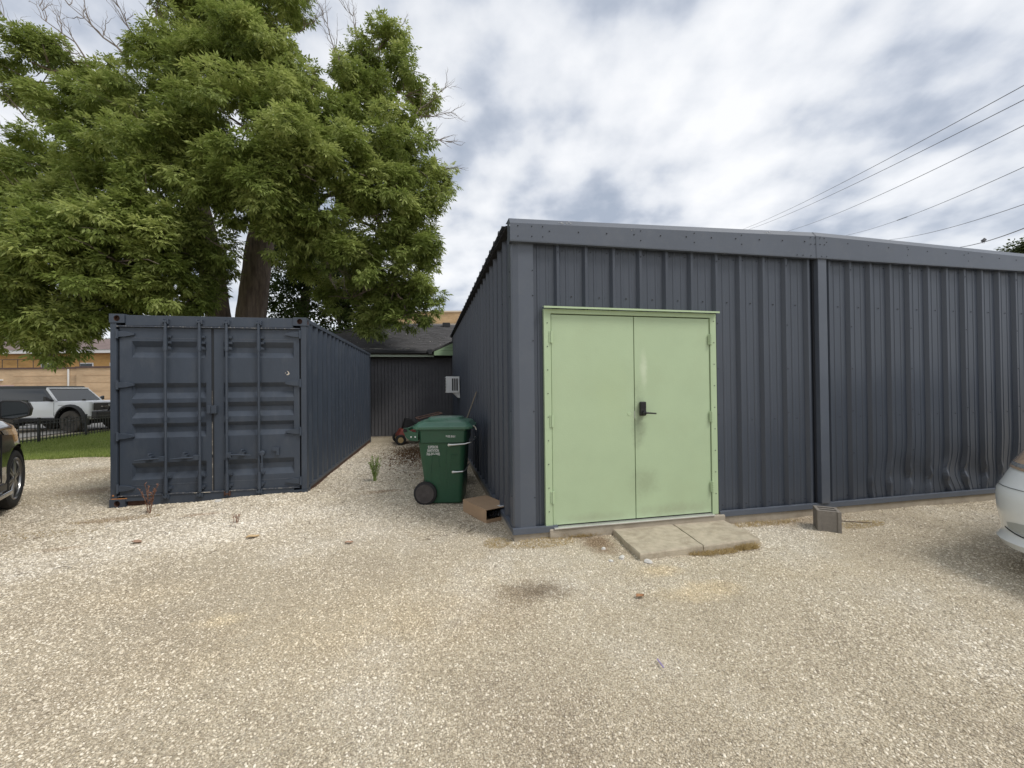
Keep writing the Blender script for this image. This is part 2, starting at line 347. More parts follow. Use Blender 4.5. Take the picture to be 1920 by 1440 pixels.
def stone_material():
    M = bpy.data.materials.new('gravel_stone'); M.use_nodes = True; nt = M.node_tree; N = nt.nodes.new; L = nt.links.new
    P = nt.nodes['Principled BSDF']; P.inputs['Roughness'].default_value = .9; P.inputs['Specular IOR Level'].default_value = .25
    at = N('ShaderNodeObjectInfo')
    r = N('ShaderNodeValToRGB'); L(at.outputs['Random'], r.inputs[0]); e = r.color_ramp.elements
    e[0].position = 0; e[0].color = (.33,.295,.25,1); e[1].position = 1; e[1].color = (.86,.83,.77,1)
    for p, c in ((.22,(.44,.395,.33,1)), (.6,(.61,.56,.47,1)), (.85,(.78,.735,.65,1))):
        k = e.new(p); k.color = c
    m2 = N('ShaderNodeVectorMath'); m2.operation = 'MULTIPLY'; L(r.outputs[0], m2.inputs[0]); L(tint_nodes(nt), m2.inputs[1])
    L(m2.outputs[0], P.inputs['Base Color'])
    return M
def axis_pts():
    xs = np.concatenate([np.array([-400,-200,-100,-60,-40,-28,-20,-16,-13,-11]), np.arange(-10,8.01,.16), np.array([9,11,14,20,30,50,90,160,300,400])])
    ys = np.concatenate([np.array([-300,-120,-60,-30,-15,-9,-7,-6]), np.arange(-5,10.01,.16), np.array([11,12.5,14,17,22,30,42,60,90,150,260,500])])
    return xs, ys
xs, ys = axis_pts(); X, Y = np.meshgrid(xs, ys); nx, ny = len(xs), len(ys)
V = np.stack([X.ravel(), Y.ravel(), gz(X, Y).ravel()], 1)
idx = np.arange(nx*ny).reshape(ny, nx)
Fq = np.stack([idx[:-1,:-1], idx[:-1,1:], idx[1:,1:], idx[1:,:-1]], -1).reshape(-1)
ground_mat = ground_material()
ground = npmesh('ground', V, Fq, 4, ground_mat, kind='structure', smooth=True)
# lawn sheet left of the container and behind the fence
lawn_base = mat('lawn_base', (.19,.235,.07), .95, var=.3, vscale=1.2, bump=.5, bscale=40, dirt=(.22,.19,.09), dscale=1.5, damt=.4)
def sheet(name, poly, z, m_, dz=0):
    mb = MB(); mb.add([(x, y, z) for x, y in poly], [tuple(range(len(poly)))]); return mb.build(name, m_, kind='structure', recalc=False)
lawn_poly = [(-5.2,7.45)]
_rr = random.Random(4)
for i in range(60):
    x = -5.2-.4*(i+1)*.28; lawn_poly.append((x, 7.42+.06*math.sin(i*1.3)+_rr.uniform(-.05,.05)))
lawn_poly += [(-40,7.4),(-40,12),(-12.9,12),(-12.9,60),(-5.2,60)]
lawn_poly = lawn_poly[::-1]
sheet('lawn', lawn_poly, -.066, lawn_base)
asphalt = mat('pale_asphalt', (.19,.185,.175), .95, var=.15, vscale=2, bump=.2)
walk = mat('sidewalk_concrete', (.42,.39,.34), .95, var=.12, vscale=2)
sheet('sidewalk', [(-14.1,12.2),(-14.1,60),(-15.5,60),(-15.5,12.2)][::-1], -.060, walk)
sheet('road', [(-13.5,16.3),(-13.5,27),(-60,37),(-60,26)][::-1], -.056, asphalt)
# ------------------------------------------------------------------ loose gravel: real stones scattered by geometry nodes
def gravel():
    gx = np.arange(-9.6,7.2,.2); gy = np.arange(-3.4,8.2,.2); GX, GY = np.meshgrid(gx, gy); a, b = len(gx), len(gy)
    v = np.stack([GX.ravel(), GY.ravel(), gz(GX,GY).ravel()+.001], 1); ii = np.arange(a*b).reshape(b,a)
    q = np.stack([ii[:-1,:-1], ii[:-1,1:], ii[1:,1:], ii[1:,:-1]], -1).reshape(-1,4)
    cx = v[q].mean(1); d = np.hypot(cx[:,0]-CAM.x, cx[:,1]-CAM.y)
    rel = np.stack([cx[:,0]-CAM.x, cx[:,1]-CAM.y],1); fwd = rel@np.array([math.sin(YAW),math.cos(YAW)]); side = rel@np.array([math.cos(YAW),-math.sin(YAW)])
    keep = (fwd > 1.0)&(np.abs(side) < 1.32*fwd+.4)&~((cx[:,0] > .1)&(cx[:,1] > .05))&~((cx[:,0] > -4.9)&(cx[:,0] < -2.7)&(cx[:,1] > 2.6))&~((cx[:,0]<-5)&(cx[:,1]>7.4))
    q = q[keep]
    o = npmesh('gravel', v, q.ravel(), 4, ground_mat, kind='stuff')
    me = o.data; dv = np.hypot(v[:,0]-CAM.x, v[:,1]-CAM.y)
    nz = .5+.5*np.sin(v[:,0]*1.9+np.sin(v[:,1]*2.3)*1.3)*np.cos(v[:,1]*2.1+v[:,0]*.7+np.sin(v[:,0]*3.1)); nz = np.clip(nz*1.25,0,1)**1.3
    lane = np.exp(-((v[:,0]+.9-.25*v[:,1])/.5)**2)+np.exp(-((v[:,0]-1.1-.25*v[:,1])/.5)**2); nz = nz*(1-.45*np.clip(lane,0,1)*(v[:,1]<.2))
    white = np.exp(-((v[:,0]+3.5)**2/5+(v[:,1]-1.6)**2/2.2))+np.exp(-((v[:,0]+1.7)**2/1.5+(v[:,1]-4)**2/8))
    dens = 13500*np.clip((2.6/np.maximum(dv,1))**1.25, .09, 1)*(.22+.78*nz+.5*np.clip(white,0,1))
    at = me.attributes.new('dens','FLOAT','POINT'); at.data.foreach_set('value', dens.astype(np.float32))
    sc = (.0035*(1+.115*np.clip(dv-2.3,0,8)))*(1+.35*np.clip(white,0,1))
    at = me.attributes.new('size','FLOAT','POINT'); at.data.foreach_set('value', sc.astype(np.float32))
    sm = stone_material()
    ng = bpy.data.node_groups.new('scatter_stones','GeometryNodeTree')
    ng.interface.new_socket('Geometry', in_out='INPUT', socket_type='NodeSocketGeometry'); ng.interface.new_socket('Geometry', in_out='OUTPUT', socket_type='NodeSocketGeometry')
    N = ng.nodes.new; L = ng.links.new
    gi = N('NodeGroupInput'); go = N('NodeGroupOutput')
    dp = N('GeometryNodeDistributePointsOnFaces'); L(gi.outputs[0], dp.inputs['Mesh'])
    na = N('GeometryNodeInputNamedAttribute'); na.data_type = 'FLOAT'; na.inputs['Name'].default_value = 'dens'; L(na.outputs['Attribute'], dp.inputs['Density']); dp.inputs['Seed'].default_value = 5
    ns = N('GeometryNodeInputNamedAttribute'); ns.data_type = 'FLOAT'; ns.inputs['Name'].default_value = 'size'
    g2 = N('GeometryNodeGeometryToInstance')
    for k in range(4):
        ico = N('GeometryNodeMeshIcoSphere'); ico.inputs['Radius'].default_value = 1; ico.inputs['Subdivisions'].default_value = 2
        spn = N('GeometryNodeSetPosition'); L(ico.outputs[0], spn.inputs[0])
        nn = N('ShaderNodeTexVoronoi'); nn.inputs['Scale'].default_value = .75; nn.feature = 'F1'
        pos = N('GeometryNodeInputPosition'); ad = N('ShaderNodeVectorMath'); ad.operation = 'ADD'; L(pos.outputs[0], ad.inputs[0]); ad.inputs[1].default_value = (k*5.3, k*2.1, 1.7*k); L(ad.outputs[0], nn.inputs['Vector'])
        mr = N('ShaderNodeMapRange'); L(nn.outputs['Distance'], mr.inputs[0]); mr.inputs[1].default_value = .1; mr.inputs[2].default_value = .9; mr.inputs[3].default_value = .75; mr.inputs[4].default_value = 1.3
        sv = N('ShaderNodeVectorMath'); sv.operation = 'MULTIPLY'; L(pos.outputs[0], sv.inputs[0]); sv.inputs[1].default_value = (1.2, .95, .62)
        s2 = N('ShaderNodeVectorMath'); s2.operation = 'SCALE'; L(sv.outputs[0], s2.inputs[0]); L(mr.outputs[0], s2.inputs['Scale']); L(s2.outputs[0], spn.inputs['Position'])
        smn = N('GeometryNodeSetMaterial'); smn.inputs['Material'].default_value = sm; L(spn.outputs[0], smn.inputs[0]); L(smn.outputs[0], g2.inputs[0])
    ip = N('GeometryNodeInstanceOnPoints'); L(dp.outputs['Points'], ip.inputs['Points']); L(g2.outputs[0], ip.inputs['Instance']); ip.inputs['Pick Instance'].default_value = True
    rv = N('FunctionNodeRandomValue'); rv.data_type = 'FLOAT_VECTOR'; rv.inputs[0].default_value = (-.45,-.45,0); rv.inputs[1].default_value = (.45,.45,6.28)
    er = N('FunctionNodeEulerToRotation'); L(rv.outputs[0], er.inputs[0]); L(er.outputs[0], ip.inputs['Rotation'])
    rs = N('FunctionNodeRandomValue'); rs.data_type = 'FLOAT'; rs.inputs[2].default_value = 0; rs.inputs[3].default_value = 1; rs.inputs['Seed'].default_value = 3
    pw = N('ShaderNodeMath'); pw.operation = 'POWER'; L(rs.outputs[1], pw.inputs[0]); pw.inputs[1].default_value = 2.4
    m1 = N('ShaderNodeMath'); m1.operation = 'MULTIPLY_ADD'; L(pw.outputs[0], m1.inputs[0]); m1.inputs[1].default_value = 1.15; m1.inputs[2].default_value = .62
    m2 = N('ShaderNodeMath'); m2.operation = 'MULTIPLY'; L(m1.outputs[0], m2.inputs[0]); L(ns.outputs['Attribute'], m2.inputs[1]); L(m2.outputs[0], ip.inputs['Scale'])
    L(ip.outputs[0], go.inputs[0])
    o.modifiers.new('scatter','NODES').node_group = ng
    tag(o, 'pale crushed gravel stones covering the yard', 'gravel'); return o
gravel()
# grass blades
def blades(name, poly_fn, n, h, seed, mat_, label, cat='grass', parent=None, kind='stuff', w=.006, lean=.4):
    r = np.random.default_rng(seed); x, y = poly_fn(r, n); n = len(x); z = gz(x, y)
    hh = h*r.uniform(.5,1.2,n); a = r.uniform(0,6.283,n); le = r.uniform(0,lean,n)*hh; b = r.uniform(0,6.283,n)
    p0 = np.stack([x-w*np.cos(a), y-w*np.sin(a), z+.005],1); p1 = np.stack([x+w*np.cos(a), y+w*np.sin(a), z+.005],1); p2 = np.stack([x+le*np.cos(b), y+le*np.sin(b), z+hh],1)
    v = np.stack([p0,p1,p2],1).reshape(-1,3); f = np.arange(3*n)
    o = npmesh(name, v, f, 3, mat_, parent=parent, kind=kind, attr=np.repeat(r.uniform(0,1,n),3))
    if parent is None: tag(o, label, cat)
    return o
def lawn_pts(r, n):
    x = r.uniform(-13.2,-5.2,n); y = 7.35+r.power(.7,n)*7.5; k = (y > 7.4+.1*np.sin(x*5)+r.uniform(-.15,.1,n)); return x[k], y[k]
blades('lawn_grass', lawn_pts, 90000, .075, 3, grass_mat, 'green lawn grass between the gravel and the black iron fence', w=.009)
# ------------------------------------------------------------------ steel building
PITCHR = .3048; T0 = .441; BW = 7.32; BL = 9.0
def rib_profile(a, b, t0=T0, crest=.038):
    """(position, outward offset) points of the ribbed sheet between a and b"""
    pts = set(); pr = []
    k0 = int(math.floor((a-t0)/PITCHR))-1; k1 = int(math.ceil((b-t0)/PITCHR))+1
    for k in range(k0, k1):
        c = t0+k*PITCHR
        pr += [(c-.036,0),(c-.014,crest),(c+.014,crest),(c+.036,0)]
        for m_ in (.105, .200):
            pr += [(c+m_-.016,0),(c+m_-.010,.005),(c+m_+.010,.005),(c+m_+.016,0)]
    out = []
    for i, (p, o) in enumerate(pr):
        if a <= p <= b: out.append((p, o))
    def at(p):
        for (p0,o0),(p1,o1) in zip(pr, pr[1:]):
            if p0 <= p <= p1: return o0+(o1-o0)*(p-p0)/max(p1-p0,1e-9)
        return 0
    return [(a, at(a))]+[q for q in out if a+1e-4 < q[0] < b-1e-4]+[(b, at(b))]
def peak_z(x):  # underside line of the rake trim
    return 2.865+.030*min(x,3.6)/3.6 + .012*max(0,x-3.6)/3.4
def dent(x, z, off):
    """crumpled foot of the wall behind the white car"""
    if x < 4.35 or z > .75: return 0, 0
    w = max(0, 1-abs(x-5.6)/1.75)**.8; h = max(0, 1-z/.72)
    k = math.exp(-((z-.26)/.16)**2)
    dx = .065*w*k*math.sin(x*5.1+.7) + .075*w*h*math.sin(x*3.3+1)
    dy = .028*w*math.exp(-((z-.30)/.22)**2)*(1+.5*math.sin(x*6.3+z*5)) + (.016*w*k*math.sin(z*30+x*5) if off > .01 else 0)
    return dx, dy
bld = thing('steel_building', 'long low slate blue steel building with ribbed metal walls and a sage green double door', 'building')
def wall_sheet(a, b, z0, z1fn, side=False, t0=T0, rows=None, crest=.038, name='wall_panel', parent=bld):
    pr = rib_profile(a, b, t0, crest); mb = MB(); n = len(pr)
    z1m = [z1fn(p) for p, o in pr]
    zs = rows or [0, 1]
    vs = []
    for t in zs:
        for (p, o), z1 in zip(pr, z1m):
            z = z0+(z1-z0)*t
            if side: vs.append((-o, p, z))
            else:
                dx, dy = dent(p, z, o); vs.append((p+dx*(1 if b < BW-.01 or p < b else 0), -o+dy, z))
    mb.add(vs, [(j*n+i, j*n+i+1, (j+1)*n+i+1, (j+1)*n+i) for j in range(len(zs)-1) for i in range(n-1)])
    return mb.build(name, wall_paint, parent, recalc=False)
DX0, DX1, DZ = .285, 2.246, 2.222
rib = lambda k: T0+k*PITCHR
top = lambda p: peak_z(p)+.05
wall_sheet(.180, DX0+.01, .055, top)
segs = [DX0+.01, rib(3), DX1-.012]
for a, b in ((DX0+.01, rib(0)+.02), (rib(0)+.02, rib(3)+.02), (rib(3)+.02, DX1-.012)): wall_sheet(a, b, DZ-.01, top)
fb = [DX1-.012, rib(9)+.02, 3.600]
for a, b in zip(fb, fb[1:]): wall_sheet(a, b, .05, top)
fb = [3.700, rib(12)+.02, rib(15)+.02, rib(18)+.02, rib(21)+.02, BW]
rows = [0,.012,.024,.036,.05,.062,.074,.086,.098,.11,.122,.134,.146,.158,.17,.185,.2,.22,.245,.28,.4,1]
for a, b in zip(fb, fb[1:]): wall_sheet(a, b, .05, top, rows=rows if b > 4.5 else None)
# side wall facing the alley: sheets of three ribs
S0 = .441
ys_ = [.115]+[S0+.02+.9144*k for k in range(1, 10)]+[BL]
for a, b in zip(ys_, ys_[1:]): wall_sheet(a, b, .045, lambda p: 3.06, side=True, t0=S0)
mb = MB(); mb.box((BW-.005,.12,.05),(BW,BL,3.05)); mb.build('side_wall', wall_paint, bld)
mb = MB(); mb.box((.02,BL,.05),(BW-.01,BL+.01,2.98)); mb.build('rear_wall', wall_paint, bld)
mb = MB(); mb.box((.02,.03,.0),(.06,.1,3.0)); mb.box((BW-.06,.03,.0),(BW-.02,.1,3.0)); mb.each('corner_frame', matte_black, bld)
# corner trims
mb = MB()
mb.sweep([(-.036,.118,0),(-.036,.010,0),(-.022,-.014,0),(.030,-.036,0),(.183,-.036,0),(.183,-.002,0)], (0,0,.042), (0,0,2.88))
mb.build('corner_trim', trim_paint, bld, smooth=False)
mb = MB(); mb.sweep([(-.183,-.002,0),(-.183,-.036,0),(.036,-.036,0),(.036,.118,0)], (BW,0,.042), (BW,0,2.92)); mb.build('corner_trim', trim_paint, bld)
# post cover between the two bays
mb = MB(); mb.box((3.585,-.075,.062),(3.705,-.003,2.90)); mb.build('post_cover', trim_paint, bld, bevel=.003)
mb = MB(); mb.box((3.560,-.020,.062),(3.583,-.004,2.90)); mb.box((3.707,-.020,.062),(3.722,-.004,2.90)); mb.each('post_flange', screw_mat, bld)
# rake trim in two lengths, folded over the roof edge
RT = lambda x: 3.098+.111*min(max(x,0),3.6)/3.6-.055*max(0,x-3.6)/3.4
def rake(x0, x1, name):
    mb = MB()
    prof = lambda x: [(x,-.030,peak_z(x)-.0), (x,-.088,peak_z(x)-.004), (x,-.090,peak_z(x)+.008), (x,-.088,RT(x)-.060), (x,-.045,RT(x)), (x,.12,RT(x)+.006)]
    n = 7; xx = [x0+(x1-x0)*i/n for i in range(n+1)]; vs = [q for x in xx for q in prof(x)]
    mb.add(vs, [(i*6+k, i*6+k+1, (i+1)*6+k+1, (i+1)*6+k) for i in range(n) for k in range(5)])
    return mb.build(name, trim_paint, bld)
rake(-.060, 3.600, 'rake_trim'); r2 = rake(3.545, BW+.05, 'rake_trim'); r2.location = (0,-.003,.0015)
mb = MB(); mb.add([(-.062,-.088,peak_z(0)-.004),(-.062,-.088,RT(0)-.06),(-.062,-.045,RT(0)),(-.062,.03,RT(0)),(-.062,.03,peak_z(0))],[(0,1,2,3,4)]); mb.build('rake_end_cap', trim_paint, bld)
# roof: ribbed sheets running down to the eaves
def roof(x0, x1, z0, z1, name):
    pr = rib_profile(.10, BL+.1, .31, .030); mb = MB(); n = len(pr)
    vs = [(x0, p, z0+o) for p, o in pr]+[(x1, p, z1+o) for p, o in pr]
    vs += [(x0, p, z0+o-.012) for p, o in pr]
    mb.add(vs, [(i, i+1, n+i+1, n+i) for i in range(n-1)]+[(i, i+1, 2*n+i+1, 2*n+i) for i in range(n-1)])
    mb.build(name, wall_paint, bld, recalc=False)
roof(-.105, 3.60, 3.068, 3.175, 'roof_sheet'); roof(BW+.1, 3.60, 3.11, 3.175, 'roof_sheet')
mb = MB(); mb.box((-.075,.05,3.035),(.1,BL,3.060)); mb.build('eave_strut', matte_black, bld)
# base trim and foundation
mb = MB(); mb.sweep([(0,-.034,.064),(0,-.060,.058),(0,-.062,.004),(0,-.030,.0)], (-.052,0,0), (.405,0,0)); mb.add([(-.052,-.034,.064),(-.052,-.062,.058),(-.052,-.062,0),(-.052,.0,0),(-.052,0,.064)],[(0,1,2,3,4)]); mb.build('base_trim', trim_paint, bld)
mb = MB(); mb.sweep([(0,-.030,.064),(0,-.056,.058),(0,-.060,.006),(0,-.026,.0)], (DX1+.01,0,0), (BW,0,0)); mb.build('base_trim', trim_paint, bld)
mb = MB(); mb.sweep([(-.004,0,.05),(-.046,0,.044),(-.046,0,.0)], (0,.02,0), (0,BL,0)); mb.build('base_trim', trim_paint, bld)
mb = MB(); mb.box((-.040,-.042,-.30),(BW,.02,.0)); mb.box((-.040,.021,-.30),(.02,BL,.0)); fo = mb.build('foundation', concrete, bld, bevel=.006)
mb = MB(); mb.box((DX0+.03,-.075,-.2),(DX1+.06,.1,.032)); mb.build('door_step', concrete, bld, bevel=.012)
# door
mb = MB()
for x0, x1 in ((DX0, DX0+.072),(DX1-.072, DX1)): mb.box((x0,-.042,.036),(x1,.05,DZ-.045))
mb.box((DX0,-.042,DZ-.045),(DX1,.05,DZ)); fr = mb.build('door_frame', frame_green, bld, bevel=.002)
mb = MB(); mb.extrude([(0,0),(-.062,-.012),(-.062,-.030),(-.054,-.030),(-.052,-.018),(0,-.008)], (DX0-.010,-.030,DZ+.03),(0,1,0),(0,0,1),(DX1-DX0+.022,0,0)); mb.build('drip_cap', frame_green, bld)
mb = MB(); mb.box((DX0+.075,-.088,.033),(DX1-.075,-.012,.046)); mb.build('threshold', alu, bld, bevel=.002)
def leaf(x0, x1):
    mb = MB(); mb.box((x0,-.030,.058),(x1,.012,DZ-.055)); return mb.build('door', door_green, bld, bevel=.003)
def grime(M, spots):
    nt = M.node_tree; N = nt.nodes.new; L = nt.links.new; P = nt.nodes['Principled BSDF']; lk = P.inputs['Base Color'].links[0].from_socket
    tc = N('ShaderNodeTexCoord'); no = N('ShaderNodeTexNoise'); no.inputs['Scale'].default_value = 7; no.inputs['Detail'].default_value = 8; no.inputs['Roughness'].default_value = .7; L(tc.outputs['Object'], no.inputs['Vector'])
    for (x, z, rx, rz, col, amt) in spots:
        a = N('ShaderNodeVectorMath'); a.operation = 'SUBTRACT'; L(tc.outputs['Object'], a.inputs[0]); a.inputs[1].default_value = (x,0,z)
        b = N('ShaderNodeVectorMath'); b.operation = 'MULTIPLY'; L(a.outputs[0], b.inputs[0]); b.inputs[1].default_value = (1/rx,0,1/rz)
        l = N('ShaderNodeVectorMath'); l.operation = 'LENGTH'; L(b.outputs[0], l.inputs[0])
        s_ = N('ShaderNodeMath'); s_.operation = 'MULTIPLY_ADD'; L(no.outputs[0], s_.inputs[0]); s_.inputs[1].default_value = 1.6; L(l.outputs['Value'], s_.inputs[2])
        m_ = N('ShaderNodeMapRange'); m_.interpolation_type = 'SMOOTHSTEP'; L(s_.outputs[0], m_.inputs[0]); m_.inputs[1].default_value = 1.9; m_.inputs[2].default_value = .7; m_.inputs[3].default_value = 0; m_.inputs[4].default_value = amt
        x_ = N('ShaderNodeMix'); x_.data_type = 'RGBA'; L(m_.outputs[0], x_.inputs[0]); L(lk, x_.inputs[6]); x_.inputs[7].default_value = (*col,1); lk = x_.outputs[2]
    L(lk, P.inputs['Base Color'])
grime(door_green, [(1.31,1.10,.10,.42,(.20,.235,.15),.75),(1.36,.42,.22,.20,(.24,.27,.17),.45),(1.75,.12,.55,.10,(.28,.29,.19),.5),(.8,.10,.5,.07,(.28,.29,.19),.4),(1.38,1.62,.05,.25,(.66,.72,.55),.5),(1.0,1.35,.3,.5,(.40,.49,.28),.35)])
dl = leaf(DX0+.079, 1.264); dr = leaf(1.272, DX1-.079)
dl['label'] = 'left door leaf with a blanked round lock hole'; dr['label'] = 'right door leaf with a black keypad handle'
mb = MB(); mb.box((DX0+.074,.004,.04),(DX1-.074,.02,DZ-.04)); mb.build('door_gap_backing', matte_black, bld)
mb = MB(); mb.lathe([(0,.020),(.003,.020),(.0035,.017)], (1.205,-.030,1.150), (0,-1,0), 20); mb.build('lock_hole_cover', frame_green, dl)
for x, par in ((DX0+.073, dl), (DX1-.075, dr)):
    for z in (.34, 1.10, 1.94):
        mb = MB(); mb.tube([(x,-.050,z-.06),(x,-.050,z+.06)], .009, 10)
        if par is dr:
            for q in range(5): mb.tube([(x,-.051,z-.055+q*.0245),(x,-.051,z-.045+q*.0245)], .0125, 8)
        mb.box((x-.022,-.048,z-.058),(x+.022,-.040,z+.058)); mb.build('hinge', frame_green, par)
lock = MB(); lock.box((1.318,-.062,1.128),(1.386,-.031,1.276)); lk = lock.build('keypad_lock', black_plastic, dr, bevel=.010)
mb = MB(); mb.box((1.324,-.0650,1.206),(1.380,-.0625,1.270)); mb.build('keypad_face', matte_black, lk)
mb = MB(); mb.lathe([(0,.022),(.030,.020),(.032,.01)], (1.352,-.062,1.160), (0,-1,0), 18); mb.tube([(1.352,-.096,1.160),(1.40,-.100,1.158),(1.475,-.096,1.152)], [.010,.009,.008], 10); mb.build('door_handle', black_plastic, dr, smooth=True)
mb = MB(); mb.box((1.2645,-.034,1.10),(1.268,-.031,1.18)); mb.build('strike_edge', alu, dl)
# screws
mb = MB()
def screw(x, y, z, n=(0,-1,0), r=.0062): mb.lathe([(0,r),(.004,r*.95),(.006,r*.5)], (x,y,z), n, 6)
k = 0
while rib(k) < BW-.1:
    x = rib(k)
    if x > .2:
        for dx_ in (.06, .245): screw(x+dx_, -.001, peak_z(x)-.045, r=.0055)
        screw(x+.152, -.004, 2.36, r=.0075)
        if x > DX1-.05 and abs(x+.15-3.65) > .1:
            for dx_ in (.06,.245): screw(x+dx_, -.001, .115, r=.0055)
            if x > 2.3: screw(x+.152,-.004,1.05, r=.0055)
        if k % 3 == 0:
            for z in (2.80, 2.12, 1.62, 1.12, .62):
                if not (DX0 < x < DX1 and z < DZ): screw(x, -.040, z)
    k += 1
for x in np.arange(.06, BW, .305): screw(x+.28, -.090, RT(x)-.118-.0*x, r=.0078)
for x in (0.02,.16,.27,1.33,1.96,2.55,4.9,5.9): screw(x,-.090,RT(x)-.085,r=.006); screw(x,-.090,RT(x)-.185,r=.006)
for x in (3.47,3.53,3.60,3.66):
    for dz in (.08,.155): screw(x,-.093,RT(x)-dz,r=.006)
for x in (3.28,3.36,3.47,3.62,3.69): screw(x,-.093,peak_z(x)+.022,r=.0055)
for z in np.arange(.2,2.2,.235): screw(DX0+.035,-.042,z,r=.0055); screw(DX1-.03,-.042,z+.06,r=.0055)
for z in (.35,1.2,1.9,2.35,2.6): screw(-.0365,.06,z,(-1,0,0)); screw(.175,-.037,z)
for k in range(0, 29):
    for z in ((1.45,.55,2.35) if k % 3 == 0 else ()): screw(-.040, S0+k*PITCHR, z, (-1,0,0))
    for z in (.98, 2.2): screw(-.005, S0+k*PITCHR+.15, z, (-1,0,0), .008)
mb.build('screws', screw_mat, bld, kind='stuff')
mb = MB()
rr = random.Random(9)
for cx, cz, n in ((.46,RT(.46)-.028,6),(.55,RT(.55)-.03,3),(1.24,RT(1.2)-.075,2),(2.87,RT(2.87)-.028,4),(2.95,RT(2.95)-.03,3)):
    for _ in range(n):
        x = cx+rr.uniform(-.03,.03); z = cz+rr.uniform(-.012,.012); a = rr.uniform(.003,.009); y = -.092 if RT(x)-z > .062 else -.067-(.02-(z-(RT(x)-.06))*.33)
        mb.extrude([(-a,0),(0,-a*.7),(a*1.2,0),(0,a*.6)], (x,y,z),(1,0,0),(0,0,1),(0,.003,0))
mb.build('paint_chips', mat('pale_chip',(.45,.46,.47),.7), bld, kind='stuff')
# dark smudges of grime beside the handle are part of the door finish: nothing built
# ------------------------------------------------------------------ window air conditioner on the alley wall
ac = thing('air_conditioner', 'white window air conditioner sticking out of the alley side of the steel building', 'air conditioner', (-.03,6.15,1.33))
mb = MB(); mb.box((-.345,0,0),(-.02,.55,.40)); mb.build('housing', white_metal, ac, bevel=.006)
mb = MB(); mb.box((-.150,-.004,.05),(-.115,.0,.35)); mb.box((-.100,-.004,.05),(-.060,.0,.35)); mb.box((-.205,-.004,.05),(-.165,.0,.35)); mb.each('side_louvre', grille_dark, ac)
for k in range(9): MB().box((-.348,.03,.04+k*.038),(-.345,.52,.06+k*.038)).build('louvre', grille_dark, ac)
mb = MB(); mb.extrude([(-.16,0),(0,0),(0,-.13),(-.03,-.13)], (-.01,.06,-.002),(1,0,0),(0,0,1),(0,.03,0)); mb.extrude([(-.16,0),(0,0),(0,-.13),(-.03,-.13)], (-.01,.45,-.002),(1,0,0),(0,0,1),(0,.03,0)); mb.each('bracket', white_metal, ac)
# ------------------------------------------------------------------ shipping container
KR = -.021; KZ = -.112
con = thing('shipping_container', 'dark blue steel shipping container with its double cargo doors closed, standing on the gravel', 'shipping container', (-3.764,2.442,KZ), KR)
W2, CL, CH = 1.219, 6.058, 2.591
def casting(x, y, z, sx, sy, top_):
    """corner casting with an oval hole in its front and side"""
    mb = MB(); w, d, h = .178, .162, .118
    x0, x1 = (x, x+w) if sx > 0 else (x-w, x)
    y0, y1 = (y, y+d) if sy > 0 else (y-d, y)
    z0, z1 = z, z+h
    def face(o, u, v, W, H, cx, cy, rx, ry, depth):
        o, u, v = Vector(o), Vector(u), Vector(v); nn = depth
        N_ = 16; ring = [(cx+rx*math.cos(2*math.pi*k/N_), cy+ry*math.sin(2*math.pi*k/N_)) for k in range(N_)]
        out = []
        for a, b in ring:
            t = min((W-cx if a > cx else cx)/abs(a-cx) if abs(a-cx) > 1e-6 else 1e9, (H-cy if b > cy else cy)/abs(b-cy) if abs(b-cy) > 1e-6 else 1e9)
            out.append((cx+(a-cx)*t, cy+(b-cy)*t))
        P = lambda q, e=0: o+u*q[0]+v*q[1]+Vector(nn)*e
        vs = [P(q) for q in out]+[P(q) for q in ring]+[P(q, 1) for q in ring]
        mb.cur = 0
        fs = [(k,(k+1)%N_,N_+(k+1)%N_,N_+k) for k in range(N_)]
        corners = [(0,0),(W,0),(W,H),(0,H)]
        for c in corners:
            best = sorted(range(N_), key=lambda k: (out[k][0]-c[0])**2+(out[k][1]-c[1])**2)
            k = best[0]; nb = (k+1)%N_ if ((out[(k+1)%N_][0]-c[0])**2+(out[(k+1)%N_][1]-c[1])**2) < ((out[k-1][0]-c[0])**2+(out[k-1][1]-c[1])**2) else (k-1)%N_
            vs.append(P(c)); fs.append((len(vs)-1, k, nb))
        mb.add(vs, fs)
        mb.cur = 1; o2 = len(mb.v)-len(vs)
        for k in range(N_): mb.f.append((o2+N_+k, o2+N_+(k+1)%N_, o2+2*N_+(k+1)%N_, o2+2*N_+k)); mb.mi.append(1)
        mb.f.append(tuple(o2+2*N_+k for k in range(N_))); mb.mi.append(1); mb.cur = 0
    face((x0,y0 if sy > 0 else y1,z0),(1,0,0),(0,0,1),w,h,w/2+(-.0)*sx,h/2,.036,.040,(0,.05*sy,0))
    sxp = x0 if sx > 0 else x1
    face((sxp,y0,z0),(0,1,0),(0,0,1),d,h,d/2,h/2,.025,.040,(.05*sx,0,0))
    ox = x1 if sx > 0 else x0; oy = y1 if sy > 0 else y0
    mb.add([(x0,y0,z1),(x1,y0,z1),(x1,y1,z1),(x0,y1,z1)],[(0,1,2,3)]); mb.add([(x0,y0,z0),(x1,y0,z0),(x1,y1,z0),(x0,y1,z0)],[(0,1,2,3)])
    mb.add([(ox,y0,z0),(ox,y1,z0),(ox,y1,z1),(ox,y0,z1)],[(0,1,2,3)]); mb.add([(x0,oy,z0),(x1,oy,z0),(x1,oy,z1),(x0,oy,z1)],[(0,1,2,3)])
    return mb.build('corner_casting', None, con, mats=[box_paint, rust], recalc=True)
for sx in (1,-1):
    for sy in (1,-1):
        for z in (0, CH-.118): casting(-W2 if sx > 0 else W2, 0 if sy > 0 else CL, z, sx, sy, z > 1)
